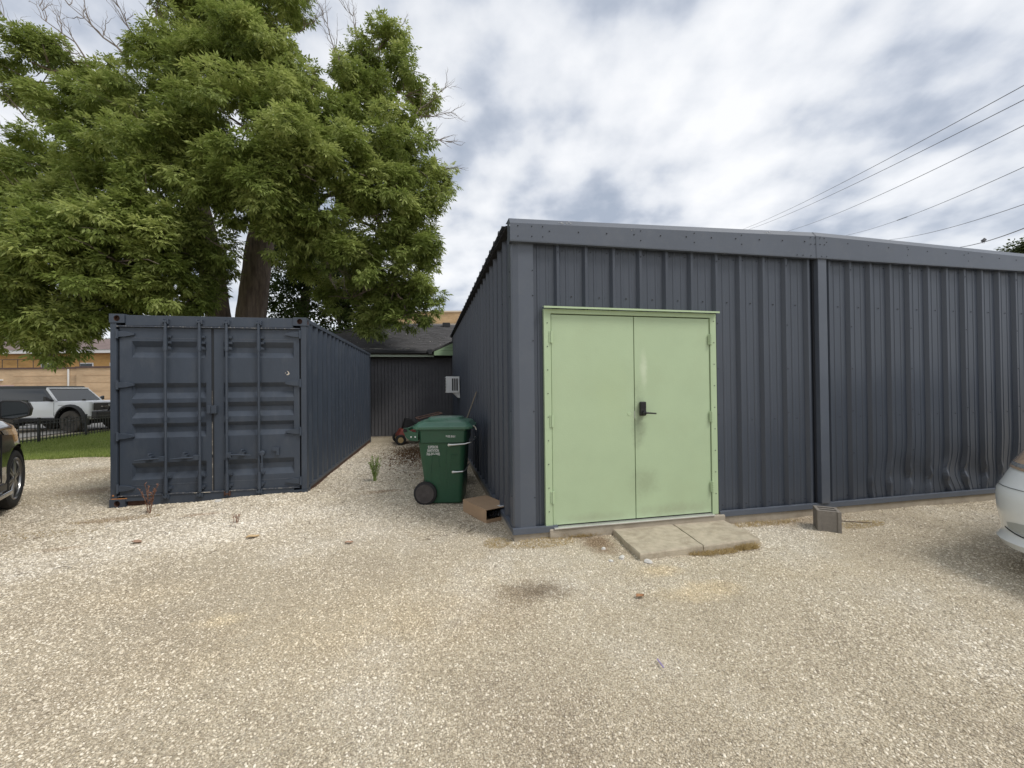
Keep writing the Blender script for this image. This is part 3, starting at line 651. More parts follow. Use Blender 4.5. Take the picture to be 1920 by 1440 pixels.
# corner posts
for sx in (-1, 1):
    mb = MB(); a = (-W2+.006, -W2+.078) if sx < 0 else (W2-.078, W2-.006)
    mb.box((a[0],.010,.119),(a[1],.12,CH-.119)); mb.build('corner_post', box_paint, con, bevel=.004)
    mb = MB(); b = (-W2+.079, -W2+.100) if sx < 0 else (W2-.100, W2-.079)
    mb.box((b[0],.050,.119),(b[1],.12,CH-.119)); mb.build('post_channel', dark_rubber, con)
    mb = MB(); mb.box((a[0],CL-.12,.119),(a[1],CL-.006,CH-.119)); mb.build('corner_post', box_paint, con)
# header and sill
mb = MB(); mb.box((-W2+.180,.012,CH-.150),(W2-.180,.12,CH-.012)); mb.build('door_header', box_paint, con, bevel=.004)
mb = MB(); mb.box((-W2+.085,-.006,CH-.172),(W2-.085,.06,CH-.1545)); mb.build('rain_gutter', flake, con, bevel=.003)
mb = MB()
mb.box((-W2+.430,.008,.0),(W2-.40,.12,.150)); mb.box((-W2+.180,.008,.085),(-W2+.430,.12,.150)); mb.box((W2-.40,.008,.085),(W2-.180,.12,.150))
mb.build('door_sill', box_paint, con)
mb = MB(); mb.box((-W2+.180,.05,.0),(-W2+.43,.12,.084)); mb.box((W2-.40,.05,.0),(W2-.180,.12,.084)); mb.each('forklift_pocket', rust, con)
mb = MB(); mb.box((-W2+.02,.009,.118),(-W2+.20,.006,.130)); mb.box((-W2+.03,.004,.160),(-W2+.05,.012,.178)); mb.each('rust_streak', mat('rusty_orange',(.50,.22,.08),.8,var=.4,vscale=40), con)
mb = MB(); mb.box((-W2+.10,-.004,.151),(W2-.10,.045,.163)); mb.build('sill_lip', flake, con)
# doors with pressed horizontal channels
bands = [(.362,.43,.50,.575)] ; 
bands = [(.36,.44,.515,.585),(.92,.99,1.06,1.115),(1.19,1.262,1.325,1.392),(1.45,1.53,1.60,1.662),(2.01,2.082,2.155,2.232)]
def cargo_door(x0, x1, rx0, rx1):
    mb = MB(); yf, yr = .028, .074; z0, z1 = .166, CH-.176
    # frame strips around the pressed field
    zz = [z0]+[b for q in bands for b in q]+[z1]
    prof = [(z0, yf)]
    for q in bands: prof += [(q[0],yf),(q[1],yr),(q[2],yr),(q[3],yf)]
    prof += [(z1,yf)]
    s_ = .022  # the channel ends slope in
    def row(z, y):
        sl_ = (y-yf)/(yr-yf)*s_
        return [(x0,yf,z),(rx0,yf,z),(rx0+sl_ if y > yf else rx0+1e-4,y,z),(rx1-sl_ if y > yf else rx1-1e-4,y,z),(rx1,yf,z),(x1,yf,z)]
    vs = [p for z, y in prof for p in row(z, y)]
    mb.add(vs, [(i*6+k,i*6+k+1,(i+1)*6+k+1,(i+1)*6+k) for i in range(len(prof)-1) for k in range(5)])
    mb.add([(x0,yf,z0),(x0,.10,z0),(x0,.10,z1),(x0,yf,z1)],[(0,1,2,3)]); mb.add([(x1,yf,z0),(x1,.10,z0),(x1,.10,z1),(x1,yf,z1)],[(0,1,2,3)])
    mb.add([(x0,yf,z1),(x1,yf,z1),(x1,.1,z1),(x0,.1,z1)],[(0,1,2,3)])
    d = mb.build('cargo_door', box_paint, con, recalc=True)
    m2 = MB(); m2.box((rx0,yf-.003,2.270),(rx1,yf-.0005,2.276)); m2.box((rx0,yf-.003,.282),(rx1,yf-.0005,.288)); m2.each('weld_seam', trim_paint, d)
    return d
cdl = cargo_door(-W2+.104, -.018, -.976, -.082); cdr = cargo_door(.016, W2-.104, .136, 1.040)
mb = MB(); mb.box((-.017,.034,.166),(.015,.06,CH-.176)); mb.build('door_gasket', dark_rubber, con)
mb = MB(); mb.box((-.012,.024,.155),(-.005,.033,.62)); mb.box((-.012,.024,.66),(-.006,.033,1.12)); mb.box((-.011,.024,1.35),(-.007,.033,1.55)); mb.each('gasket_edge', mat('peeling_seal', (.13,.12,.11), .8, dirt=(.55,.50,.42), dscale=16, damt=.9), con)
mb = MB(); mb.box((-.22,-.007,.1515),(-.02,-.0045,.158)); mb.build('peeled_paint', flake_w, con)
# locking bars
BX = (-.556,-.146,.190,.596)
for i, bx in enumerate(BX):
    par = cdl if i < 2 else cdr
    mb = MB(); mb.tube([(bx,-.012,.10),(bx,-.012,CH-.09)], .017, 14); lb = mb.build('lock_bar', box_paint, par, smooth=True)
    mb = MB()
    for z0_, z1_ in ((.17,.40),(2.10,2.33)): mb.tube([(bx,-.012,z0_),(bx,-.012,z1_)], .024, 12)
    for z_ in (1.18,): mb.tube([(bx,-.012,z_-.03),(bx,-.012,z_+.03)], .023, 12)
    mb.each('bar_sleeve', box_paint, lb, smooth=True)
    for z_ in (.09, CH-.125):
        m2 = MB(); m2.box((bx-.038,-.022,z_),(bx-.022,.012,z_+.065)); m2.box((bx+.022,-.022,z_),(bx+.038,.012,z_+.065)); m2.box((bx-.022,-.030,z_+.018),(bx+.022,.006,z_+.045)); m2.build('cam_keeper', rust if (i == 2 and z_ < 1) else box_paint, lb, bevel=.003)
    m2 = MB()
    for z_ in (.22,.37,2.12,2.20,2.28): m2.box((bx+.024,-.004,z_),(bx+.062,.027,z_+.030)); m2.lathe([(0,.008),(.006,.007)],(bx+.045,-.004,z_+.015),(0,-1,0),8)
    m2.box((bx-.045,-.003,.20),(bx+.045,.0275,.23)); m2.box((bx-.045,-.003,2.13),(bx+.045,.0275,2.16)); m2.each('bar_bracket', box_paint, lb)
def handle(x0, x1, zc, par, hub):
    mb = MB(); mb.tube([(x0,-.040,zc-.012),((x0+x1)/2,-.043,zc),(x1,-.038,zc+.004)], [.009,.013,.012], 8)
    mb.box((hub-.032,-.052,zc-.032),(hub+.032,-.012,zc+.036)); mb.build('handle', box_paint, par, bevel=.004)
    m2 = MB(); c = (x0+x1)/2; m2.extrude([(-.035,-.01),(.045,-.01),(.052,.03),(.02,.03),(.025,.055),(.005,.065),(-.012,.03)], (c,-.046,zc+.012),(1,0,0),(0,0,1),(0,.072,0)); m2.build('handle_catch', box_paint, par, bevel=.003)
handle(-.905,-.610,.640,cdl,-.590); handle(-.490,-.190,.640,cdl,-.175); handle(.500,.240,.655,cdr,.222)
mb = MB(); mb.lathe([(0,.040),(.03,.036),(.034,.015)],(.640,-.012,.665),(0,-1,0),16); mb.tube([(.640,-.036,.665),(.642,-.036,.55),(.640,-.034,.47)],[.014,.011,.013],8); mb.box((.622,-.045,.455),(.655,-.012,.53)); mb.build('handle', box_paint, cdr, bevel=.003)
mb = MB(); mb.extrude([(-.035,.0),(.055,.0),(.055,-.11),(.02,-.11),(.02,-.05),(-.02,-.05),(-.035,-.02)], (.795,.022,.735),(1,0,0),(0,0,1),(0,-.03,0)); mb.build('handle_catch', box_paint, cdr, bevel=.003)
mb = MB(); mb.box((-.052,-.032,1.235),(-.004,.027,1.345)); mb.box((-.002,-.026,1.235),(.062,.027,1.345)); mb.build('lock_box', box_paint, cdr, bevel=.006)
def hinge(sx, z, par):
    mb = MB(); x0 = sx*(W2-.085); x1 = sx*(W2-.285)
    mb.extrude([(x0,-.042),(x0,.042),((x0+x1)/2,.036),(x1,.014),(x1,-.012),((x0+x1)/2,-.034)], (0,.002,z),(1,0,0),(0,0,1),(0,.0258,0))
    mb.tube([(sx*(W2-.088),.004,z-.06),(sx*(W2-.088),.004,z+.06)], .016, 10); mb.build('hinge', box_paint, par, bevel=.003)
for z in (.255,.952,1.640,2.322): hinge(-1,z,cdl)
for z in (.245,.955,1.645,2.345): hinge(1,z,cdr)
# flaked patch on the right door
mb = MB(); pts = [(0,.0),(.022,-.018),(.03,-.045),(.012,-.062),(-.012,-.060),(-.004,-.047),(.010,-.045),(.012,-.022),(-.002,-.008)]
mb.extrude(pts, (.955,.0268,1.825),(1,0,0),(0,0,1),(0,-.001,0)); mb.extrude([(0,0),(.014,-.004),(.004,-.014)], (.925,.0268,1.80),(1,0,0),(0,0,1),(0,-.001,0)); mb.each('peeled_paint', flake_w, cdr)
# corrugated sides
def corr(x, sgn):
    mb = MB(); y0, y1 = .125, CL-.125; p = .278; n = int((y1-y0)/p); p = (y1-y0)/n; pr = []
    for k in range(n):
        a = y0+k*p; pr += [(a,0),(a+.072*p/.278,0),(a+.140*p/.278,.046),(a+.210*p/.278,.046)]
    pr.append((y1,0)); xx = x; vs = [(xx-sgn*.046+sgn*o, y, z) for z in (.155,CH-.062) for y, o in pr]; q = len(pr)
    mb.add(vs, [(i,i+1,q+i+1,q+i) for i in range(q-1)]); return mb.build('side_panel', box_paint, con, recalc=False)
corr(W2-.010, 1); corr(-W2+.010, -1)
for sx in (-1,1):
    a = sorted((sx*(W2-.004), sx*(W2-.064)))
    mb = MB(); mb.box((a[0],.163,CH-.064),(a[1],CL-.163,CH-.004)); mb.build('top_rail', box_paint, con, bevel=.003)
    mb = MB(); mb.box((a[0],.163,.108),(a[1],CL-.163,.156)); mb.build('bottom_rail', box_paint, con, bevel=.003)
    a = sorted((sx*(W2-.012), sx*(W2-.062))); mb = MB(); mb.box((a[0],.163,.005),(a[1],CL-.163,.1075)); mb.build('rail_foot', rust, con)
mb = MB(); mb.box((-W2+.02,.13,CH-.028),(W2-.02,CL-.13,CH-.022)); mb.build('roof_panel', box_paint, con)
mb = MB(); mb.box((-W2+.08,CL-.05,.12),(W2-.08,CL-.04,CH-.1)); mb.build('end_panel', box_paint, con)
# scuffs of lighter paint along the side
mb = MB(); rr = random.Random(3)
for _ in range(46):
    y = rr.uniform(.5,4.2); z = rr.uniform(.5,1.5); a = rr.uniform(.004,.014)
    mb.extrude([(-a,0),(0,-a),(a*1.4,a*.2),(0,a*.8)], (W2-.0085,.125+math.floor((y-.125)/.2766)*.2766+.175,z),(0,1,0),(0,0,1),(.0012,0,0))
mb.build('paint_chips', mat('scuffed_paint',(.16,.175,.2),.7), con, kind='stuff')
# ------------------------------------------------------------------ house behind the alley
house = thing('wood_house', 'dark sided house with a charcoal shingle roof closing the far end of the alley', 'house', (-1.6,9.56,-.08))
hx = lambda x: x+1.6
mb = MB(); mb.box((hx(-5.1),.012,0),(hx(3.5),6.8,2.62)); mb.build('wall', siding, house)
for k in range(0, 60):     # vertical siding boards, as far as the alley shows them
    x = -2.75+k*.105
    if x > .30: break
    mb = MB(); mb.box((hx(x)+.004,-.018,.03),(hx(x)+.088,.010,2.60)); mb.build('siding_board', siding, house)
mb = MB(); mb.box((hx(-5.1),-.005,.01),(hx(-2.76),.010,2.60)); mb.box((hx(-2.9),-.03,-.03),(hx(3.4),.0,.028)); mb.build('wall_base', concrete, house)
# roof: stepped shingle courses over the front slope, ridge at y 3.5
TOPL = [(-5.3,3.05),(-4.03,3.60),(-2.62,3.86),(-2.40,4.13),(3.6,4.10)]
def top_z(x):
    for (a, za), (b, zb) in zip(TOPL, TOPL[1:]):
        if a <= x <= b: return za+(zb-za)*(x-a)/(b-a)
    return TOPL[-1][1]
mb = MB(); NR = 27; rr = random.Random(5)
z_e, y_e = 2.70, -.42
YR, ZR = 3.5, 4.12
for r_ in range(NR):
    t0_, t1_ = r_/NR, (r_+1)/NR
    y0_, y1_ = y_e+(YR-y_e)*t0_, y_e+(YR-y_e)*t1_; z0_, z1_ = z_e+(ZR-z_e)*t0_, z_e+(ZR-z_e)*t1_
    x = -5.3-rr.uniform(0,.3)
    while x < 3.6:
        w = rr.uniform(.16,.42); a, b = max(x,-5.3), min(x+w,3.6); x += w
        if b <= a: continue
        # shingles stop at the lower roof line on the left
        lim = top_z((a+b)/2)+.08
        if z0_+.0 > lim: continue
        h = rr.uniform(.006,.016)
        mb.hexa([(hx(a),y0_,z0_),(hx(b)-.004,y0_,z0_),(hx(b)-.004,y1_,z1_),(hx(a),y1_,z1_),(hx(a),y0_-.002,z0_+.008+h),(hx(b)-.004,y0_-.002,z0_+.008+h),(hx(b)-.004,y1_,z1_+.004),(hx(a),y1_,z1_+.004)])
rf = mb.build('roof_shingles', shingle, house, kind='stuff')
mb = MB(); n_ = len(TOPL)
vs = [(hx(x),y_e,z_e-.004) for x, z in TOPL]+[(hx(x),y_e+(YR-y_e)*(z+.08-z_e)/(ZR-z_e),z+.078) for x, z in TOPL]+[(hx(x),7.2,2.75) for x, z in TOPL]
mb.add(vs, [(i,i+1,n_+i+1,n_+i) for i in range(n_-1)]+[(n_+i,n_+i+1,2*n_+i+1,2*n_+i) for i in range(n_-1)]); mb.build('roof', shingle, house, recalc=False)
for x, y in ((-.98,3.2),(-.02,3.2)):
    mb = MB(); z = z_e+(ZR-z_e)*(y-y_e)/(YR-y_e); mb.box((hx(x)-.15,y-.12,z-.02),(hx(x)+.15,y+.12,z+.16)); mb.build('roof_vent', gutter_mat, house, bevel=.01)
mb = MB(); mb.sweep([(0,-.50,2.70),(0,-.53,2.63),(0,-.49,2.585),(0,-.44,2.585),(0,-.43,2.70)], (hx(-5.3),0,0), (hx(-.62),0,0), close=True); mb.build('gutter', gutter_mat, house)
mb = MB(); mb.box((hx(-5.3),-.425,2.515),(hx(-.60),-.40,2.60)); mb.build('fascia_board', mat('pale_green_fascia',(.40,.46,.36),.6,var=.05), house)
mb = MB(); mb.box((hx(-5.2),-.39,2.52),(hx(3.4),.0,2.535)); mb.build('soffit', matte_black, house)
# small gable over the porch at the right
mb = MB(); mb.extrude([(-.60,2.55),(-.60,2.67),(1.6,3.69),(3.4,2.86),(3.4,2.55)], (0,-.62,0),(1,0,0),(0,0,1),(0,.10,0)); gb = mb.build('gable', soffit_green, house, loc=(1.6,0,0))
for k in range(5):
    z = 2.70+k*.085; xa = -.58+(z-2.63)*2.2+.03; m2 = MB(); m2.box((xa,-.626,z),(3.2,-.6205,z+.008)); m2.build('gable_board_line', mat('gable_groove',(.12,.19,.10),.7), gb)
mb = MB(); mb.extrude([(-.66,2.655),(1.6,3.70),(3.5,2.86),(3.5,2.92),(1.6,3.76),(-.66,2.715)], (0,-.635,0),(1,0,0),(0,0,1),(0,1.6,0)); mb.build('gable_roof', shingle, house, loc=(1.6,0,0))
mb = MB(); mb.sweep([(-.66,0,2.72),(-.80,0,2.72),(-.80,0,2.66),(-.75,0,2.58),(-.66,0,2.58)], (1.6,-.74,0), (1.6,-.40,0), close=True); mb.add([(.94,-.74,2.72),(.80,-.74,2.72),(.80,-.74,2.66),(.85,-.74,2.58),(.94,-.74,2.58)],[(0,1,2,3,4)]); mb.build('gutter_end', gutter_mat, house)
mb = MB(); rr = random.Random(8)
for _ in range(30):
    x = rr.uniform(-3.3,.2); t = rr.uniform(.02,.75); y = y_e+(YR-y_e)*t; z = z_e+(ZR-z_e)*t+.03; a = rr.uniform(.008,.022)
    mb.extrude([(-a,0),(0,-a*.6),(a,0),(0,a*.6)], (hx(x),y,z),(1,rr.uniform(-.4,.4),0),(0,1,.4),(0,0,.004))
for x0_, n2 in ((-2.35,5),(-1.55,4),(-3.1,6)):
    for _ in range(n2):
        x = x0_+rr.uniform(-.25,.25); y = y_e+.03+rr.uniform(0,.1); mb.tube([(hx(x),y,2.76),(hx(x)+rr.uniform(.08,.22),y+rr.uniform(-.05,.05),2.775)], .004, 4)
mb.build('roof_debris', mat('pale_litter',(.55,.52,.46),.8,var=.3,vscale=9), house, kind='stuff')
# ------------------------------------------------------------------ things on the ground
def slab(name, pts, z0, z1, label):
    mb = MB(); rr = random.Random(len(label)); n = len(pts); P = []
    for i in range(n):
        a, b = Vector(pts[i]), Vector(pts[(i+1)%n]); m_ = 7
        for k in range(m_):
            q = a.lerp(b, k/m_); j = .006 if k else .0
            P.append((q.x+rr.uniform(-j,j), q.y+rr.uniform(-j,j)))
    N_ = len(P); vs = [(x,y,z0) for x,y in P]+[(x,y,z1-.012) for x,y in P]
    cx = sum(p[0] for p in P)/N_; cy = sum(p[1] for p in P)/N_
    vs += [(x+(cx-x)*.018+rr.uniform(-.003,.003),y+(cy-y)*.018+rr.uniform(-.003,.003),z1) for x,y in P]
    fs = [(i,(i+1)%N_,N_+(i+1)%N_,N_+i) for i in range(N_)]+[(N_+i,N_+(i+1)%N_,2*N_+(i+1)%N_,2*N_+i) for i in range(N_)]+[tuple(range(2*N_,3*N_))]
    mb.add(vs, fs); o = mb.build(name, slab_mat); tag(o, label, 'concrete slab', 'concrete slabs in front of the green door')
    return o
slab('paving_slab', [(.985,.005),(.935,-.700),(1.588,-.652),(1.672,.015)], -.16, -.018, 'left half of the concrete slab pair below the green door, its chipped corner next to bare earth')
slab('paving_slab', [(1.684,.015),(1.600,-.650),(2.235,-.610),(2.300,.030)], -.16, -.024, 'right half of the concrete slab pair below the green door, nearer the cinder block')
# cinder block standing on end
def cinder():
    mb = MB(); W, D, H = .195, .30, .20
    # plan of the block seen from above: outer frame with three slots; built from walls
    w, t = .30, .19
    xs_ = [0,.034,.128,.162,.256,.29]
    mb.box((0,0,0),(.29,.032,.2)); mb.box((0,.158,0),(.29,.19,.2))
    for a, b in ((0,.036),(.127,.163),(.254,.29)): mb.box((a,.0322,0.0),(b,.1578,.1995))
    mb.box((.0362,.0322,0),(.1268,.1578,.10)); mb.box((.1632,.0322,0),(.2538,.1578,.10))
    return mb
cb = thing('cinder_block', 'grey concrete cinder block standing on the gravel beside the steel wall', 'cinder block', (3.12,-.42,g(3.2,-.4)-.005), math.radians(-38))
body = MB()
# solid walls with two slots open at the top, flutes on the front face
body.box((0,0,0),(.205,.030,.215)); body.box((0,.165,0),(.205,.195,.215))
body.box((0,.0303,0),(.030,.1647,.2148)); body.box((.175,.0303,0),(.205,.1647,.2148)); body.box((.0303,.082,0),(.1747,.112,.2147)); body.box((.0303,.0303,0),(.1747,.0817,.10)); body.box((.0303,.1123,0),(.1747,.1647,.10))
body.build('block_body', block_mat, cb, bevel=.003)
for a, b in ((.0,.035),(.170,.205)):
    m2 = MB(); m2.box((a+.001,-.012,.0),(b-.001,-.0005,.2145)); m2.build('block_ear', block_mat, cb, bevel=.003)
# cardboard box lying on its side
bx = thing('cardboard_box', 'open brown cardboard box lying on the gravel between the green bin and the corner', 'box', (-.175,.90,g(-.2,.9)+.004), math.radians(22))
W_, D_, H_ = .33, .56, .150
mb = MB(); t = .004
mb.box((-W_/2,-D_/2,H_-t),(W_/2,D_/2,H_)); mb.build('top_panel', cardboard, bx)
mb = MB(); mb.box((-W_/2,-D_/2,.0),(W_/2,D_/2,t)); mb.build('bottom_panel', card_in, bx)
for sx in (-1,1):
    a = sorted((sx*W_/2, sx*(W_/2-t))); MB().box((a[0],-D_/2,t),(a[1],D_/2,H_-t)).build('side_panel', cardboard, bx)
MB().box((-W_/2+t,D_/2-t,t),(W_/2-t,D_/2,H_-t)).build('back_panel', cardboard, bx)
mb = MB(); mb.hexa([(-W_/2,-D_/2-.004,.0),(W_/2,-D_/2-.004,.0),(W_/2,-D_/2,.0),(-W_/2,-D_/2,.0),(-W_/2,-D_/2-.012,.045),(W_/2,-D_/2-.012,.045),(W_/2,-D_/2-.008,.045),(-W_/2,-D_/2-.008,.045)]); mb.build('flap', cardboard, bx)
mb = MB(); mb.box((.03,-D_/2+.02,H_+.0005),(.135,-D_/2+.085,H_+.0015)); lb_ = mb.build('label', paper, bx)
for k in range(5): MB().box((.036+k*.008,-D_/2+.035,H_+.0018),(.039+k*.008+.001*(k%2),-D_/2+.06,H_+.0022)).build('barcode_line', barcode, lb_)
MB().box((.085,-D_/2+.035,H_+.0018),(.125,-D_/2+.039,H_+.0022)).build('print_line', barcode, lb_)
mb = MB(); rr = random.Random(2)
for k in range(7):
    x = -.10+k*.028; mb.tube([(x,-D_/2+.015+rr.uniform(0,.03),.03+rr.uniform(0,.04)),(x+.03,-D_/2+.05,.065+rr.uniform(0,.03)),(x+.05,-D_/2+.16,.04)], [.018,.026,.02], 7)
o = mb.build('crumpled_bag', bag, smooth=True); o.location = bx.location; o.rotation_euler = bx.rotation_euler; tag(o, 'crumpled black plastic stuffed inside the open cardboard box', 'plastic bag')
# ------------------------------------------------------------------ wheeled bins
def text_mesh(name, body, size, mat_, parent, loc, rot, ext=.0006, sx=1.0, bold=.012, width=None):
    c = bpy.data.curves.new(name, 'FONT'); c.body = body; c.size = size; c.extrude = ext; c.align_x = 'CENTER'; c.offset = bold*size
    t = bpy.data.objects.new(name, c); COL.objects.link(t); dg = bpy.context.evaluated_depsgraph_get()
    me = bpy.data.meshes.new_from_object(t.evaluated_get(dg)); COL.objects.unlink(t); bpy.data.objects.remove(t)
    me.materials.clear(); me.materials.append(mat_); o = bpy.data.objects.new(name, me); COL.objects.link(o)
    o.parent = parent; o.location = loc; o.rotation_euler = rot
    if width: sx = width/max(o.dimensions.x, 1e-4)
    o.scale = (sx,1,1); return o
def ring(x0, x1, y0, y1, z, c=.05, n=3):
    P = []
    for cx, cy, a0 in ((x1-c,y0+c,-90),(x1-c,y1-c,0),(x0+c,y1-c,90),(x0+c,y0+c,180)):
        for k in range(n+1):
            a = math.radians(a0+90*k/n); P.append((cx+c*math.cos(a), cy+c*math.sin(a), z))
    return P
def loft(mb, rings, cap0=True, cap1=True):
    n = len(rings[0]); vs = [p for r_ in rings for p in r_]
    fs = [(i*n+k,i*n+(k+1)%n,(i+1)*n+(k+1)%n,(i+1)*n+k) for i in range(len(rings)-1) for k in range(n)]
    if cap0: fs.append(tuple(range(n))[::-1])
    if cap1: fs.append(tuple(range((len(rings)-1)*n, len(rings)*n)))
    mb.add(vs, fs)
def make_bin(loc, rz, label, detailed=True, lidc=1):
    """x towards the lid opening, wheels at -x, near side at y=0, width .62"""
    b = thing('wheeled_bin', label, 'trash bin', loc, rz, 'green wheeled bins by the steel wall')
    mb = MB(); Wd = .60
    loft(mb, [ring(-.225,.195,.05,Wd-.05,.015,.05), ring(-.235,.20,.04,Wd-.04,.03,.05), ring(-.335,.245,.012,Wd-.012,.74,.07), ring(-.340,.245,.01,Wd-.01,.745,.07)])
    bd = mb.build('bin_body', bin_green, b, smooth=30)
    mb = MB(); loft(mb, [ring(-.315,.262,-.012,Wd+.012,.752,.06), ring(-.325,.270,-.014,Wd+.014,.895,.06), ring(-.335,.285,-.022,Wd+.022,.90,.06), ring(-.335,.285,-.022,Wd+.022,.912,.06)])
    mb.build('rim_collar', bin_green, b, smooth=30)
    # lid: flat skirt, step, domed top
    mb = MB(); loft(mb, [ring(-.40,.345,-.045,Wd+.045,.915,.09), ring(-.40,.350,-.05,Wd+.05,.940,.09), ring(-.385,.335,-.035,Wd+.035,.950,.09), ring(-.345,.300,-.005,Wd+.005,.990,.09), ring(-.33,.285,.012,Wd-.012,1.000,.09), ring(-.245,.20,.10,Wd-.10,1.022,.08), ring(-.225,.18,.125,Wd-.125,1.045,.07), ring(-.12,.10,.2,Wd-.2,1.052,.05)])
    ld = mb.build('lid', lid_green, b, smooth=14)
    # handle bracket and hinge bar at the back
    for y in (-.004, Wd-.022):
        m2 = MB(); m2.extrude([(-.32,.77),(-.32,.885),(-.38,.88),(-.43,.90),(-.46,.935),(-.50,.93),(-.50,.885),(-.47,.82),(-.42,.78)], (0,y-.014,0),(1,0,0),(0,0,1),(0,.030,0)); m2.build('handle_bracket', bin_green, b, bevel=.004)
        m2 = MB()
        for x_, z_ in ((-.355,.825),(-.405,.825)): m2.lathe([(0,.010),(.004,.009)],(x_,y-.0145,z_),(0,-1,0),8)
        m2.each('rivet', white_print, b)
    m2 = MB(); m2.tube([(-.475,-.03,.905),(-.475,Wd+.03,.905)], .021, 14); m2.build('handle_bar', bin_green, b, smooth=True)
    m2 = MB(); m2.lathe([(0,.024),(.004,.022)],(-.475,-.031,.905),(0,-1,0),14); m2.build('bar_end', matte_black, b)
    if detailed:
        # raised V shaped ribs on the near side; the side leans slightly
        def sp(x, z, e=0): return (x, .0405+(.012-.0405)*(z-.03)/(.71)-e, z)
        for base, lean in ((-.125,1),(.105,1)):
            m2 = MB()
            for (xa,za),(xb,zb) in (((base-.035,.60),(base+.035,.60)),((base-.035,.60),(base-.045-.025,.22)) ,((base+.035,.60),(base+.075,.22))) if lean > 0 and base < 0 else (((base-.035,.60),(base+.035,.60)),((base-.035,.60),(base-.065,.22))):
                w_ = .006
                if za == zb: q = [sp(xa,za-w_,-.001),sp(xb,za-w_,-.001),sp(xb,za+w_,-.001),sp(xa,za+w_,-.001),sp(xa,za-w_,.007),sp(xb,za-w_,.007),sp(xb,za+w_,.009),sp(xa,za+w_,.009)]
                else: q = [sp(xa-w_,za,-.001),sp(xa+w_,za,-.001),sp(xb+w_,zb,-.001),sp(xb-w_,zb,-.001),sp(xa-w_,za,.008),sp(xa+w_,za,.006),sp(xb+w_,zb,.001),sp(xb-w_,zb,.001)]
                m2.hexa(q)
            m2.build('moulded_rib', bin_green, b)
        m2 = MB(); m2.hexa([sp(.012,.08,-.002),sp(.018,.08,-.002),sp(.014,.74,-.002),sp(.008,.74,-.002),sp(.012,.08,.004),sp(.018,.08,.004),sp(.014,.74,.004),sp(.008,.74,.004)]); m2.build('mould_line', bin_green, b)
        ang = math.atan2(.0285,.71)
        rx = (math.radians(90)+ang,0,0)
        text_mesh('lettering','SUPERIOR',.047,white_print,b,(-.145,.0115,.682),rx,width=.124,bold=.009)
        text_mesh('lettering','SANITATION',.047,white_print,b,(-.145,.013,.640),rx,width=.140,bold=.009)
        text_mesh('lettering','765-263-3682',.047,white_print,b,(-.145,.0145,.598),rx,width=.162,bold=.009)
        text_mesh('serial_number','9102 8161',.036,white_print,b,(.075,-.0165,.815),(math.radians(90),0,0),width=.112,bold=.01)
        def clamp(z, x0):
            m3 = MB(); m3.tube([(x0,-.016,z),(x0+.05,-.020,z+.002),(.25,-.024,z+.012),(.31,.0,z+.026)],[.017,.012,.009,.008],8); m3.tube([(.31,.0,z+.026),(.335,.10,z+.03),(.335,.5,z+.03),(.31,.6,z+.026)], .008, 8); m3.lathe([(0,.019),(.006,.017)],(x0,-.012,z),(0,-1,0),10)
            m3.build('grab_bar', galv, b, smooth=True)
        clamp(.725,.055); 
        m3 = MB(); m3.tube([(.095,.010,.395),(.15,.004,.397),(.215,.008,.402),(.24,.06,.404),(.24,.54,.404)],[.016,.011,.009,.009,.009],8); m3.lathe([(0,.018),(.006,.016)],(.098,.012,.395),(0,-1,0),10); m3.build('grab_bar', galv, b, smooth=True)
        m3 = MB(); m3.tube([(.345,.02,.955),(.375,.03,.93),(.385,.03,.90)],.007,6); m3.build('latch_hook', galv, b)
    for y in (-.012, Wd+.012-.055):
        m2 = MB(); m2.lathe([(0,.120),(.006,.138),(.018,.142),(.040,.142),(.052,.136),(.055,.118)], (-.245,y,.140), (0,1,0), 32); w_ = m2.build('wheel', tyre_mat, b, smooth=30)
        m3 = MB(); m3.lathe([(0,.112),(.004,.112),(.010,.104),(.0101,.030),(.0,.026)], (-.245,y+(.0 if y > .1 else -.001),.140), (0,1 if y<.1 else -1,0), 32)
        m3 = MB(); m3.lathe([(0,.112),(-.006,.112),(-.009,.104),(-.004,.100),(-.005,.03),(-.008,.028),(-.008,.0)] if y < .1 else [(.055,.112),(.061,.11),(.061,.0)], (-.245,y,.140), (0,1,0), 32); m3.build('hub', wheel_grey, w_, smooth=30)
    m2 = MB(); m2.tube([(-.245,.0,.14),(-.245,Wd,.14)], .012, 8); m2.build('axle', galv, b)
    return b
bin1 = make_bin((-.635,1.405,g(-.6,1.45)+.002), -YAW+.0, 'nearer green wheeled bin with white lettering on its side, next to the alley wall')
bin2 = make_bin((-.23,2.78,g(-.4,2.8)+.002), math.radians(90)-YAW+.10, 'farther green wheeled bin behind the lettered one, only its lid showing above', detailed=False)
bin1.scale = (1.06,1.0,1.075)
# stick leaning between the bins and the wall
st = MB().tube([(-.40,3.33,g(-.4,3.3)),(-.245,3.05,.75),(-.046,2.79,1.375)], [.011,.012,.010], 8).build('wooden_pole', wood_stick); tag(st, 'thin wooden pole leaning against the steel wall behind the green bins', 'pole')
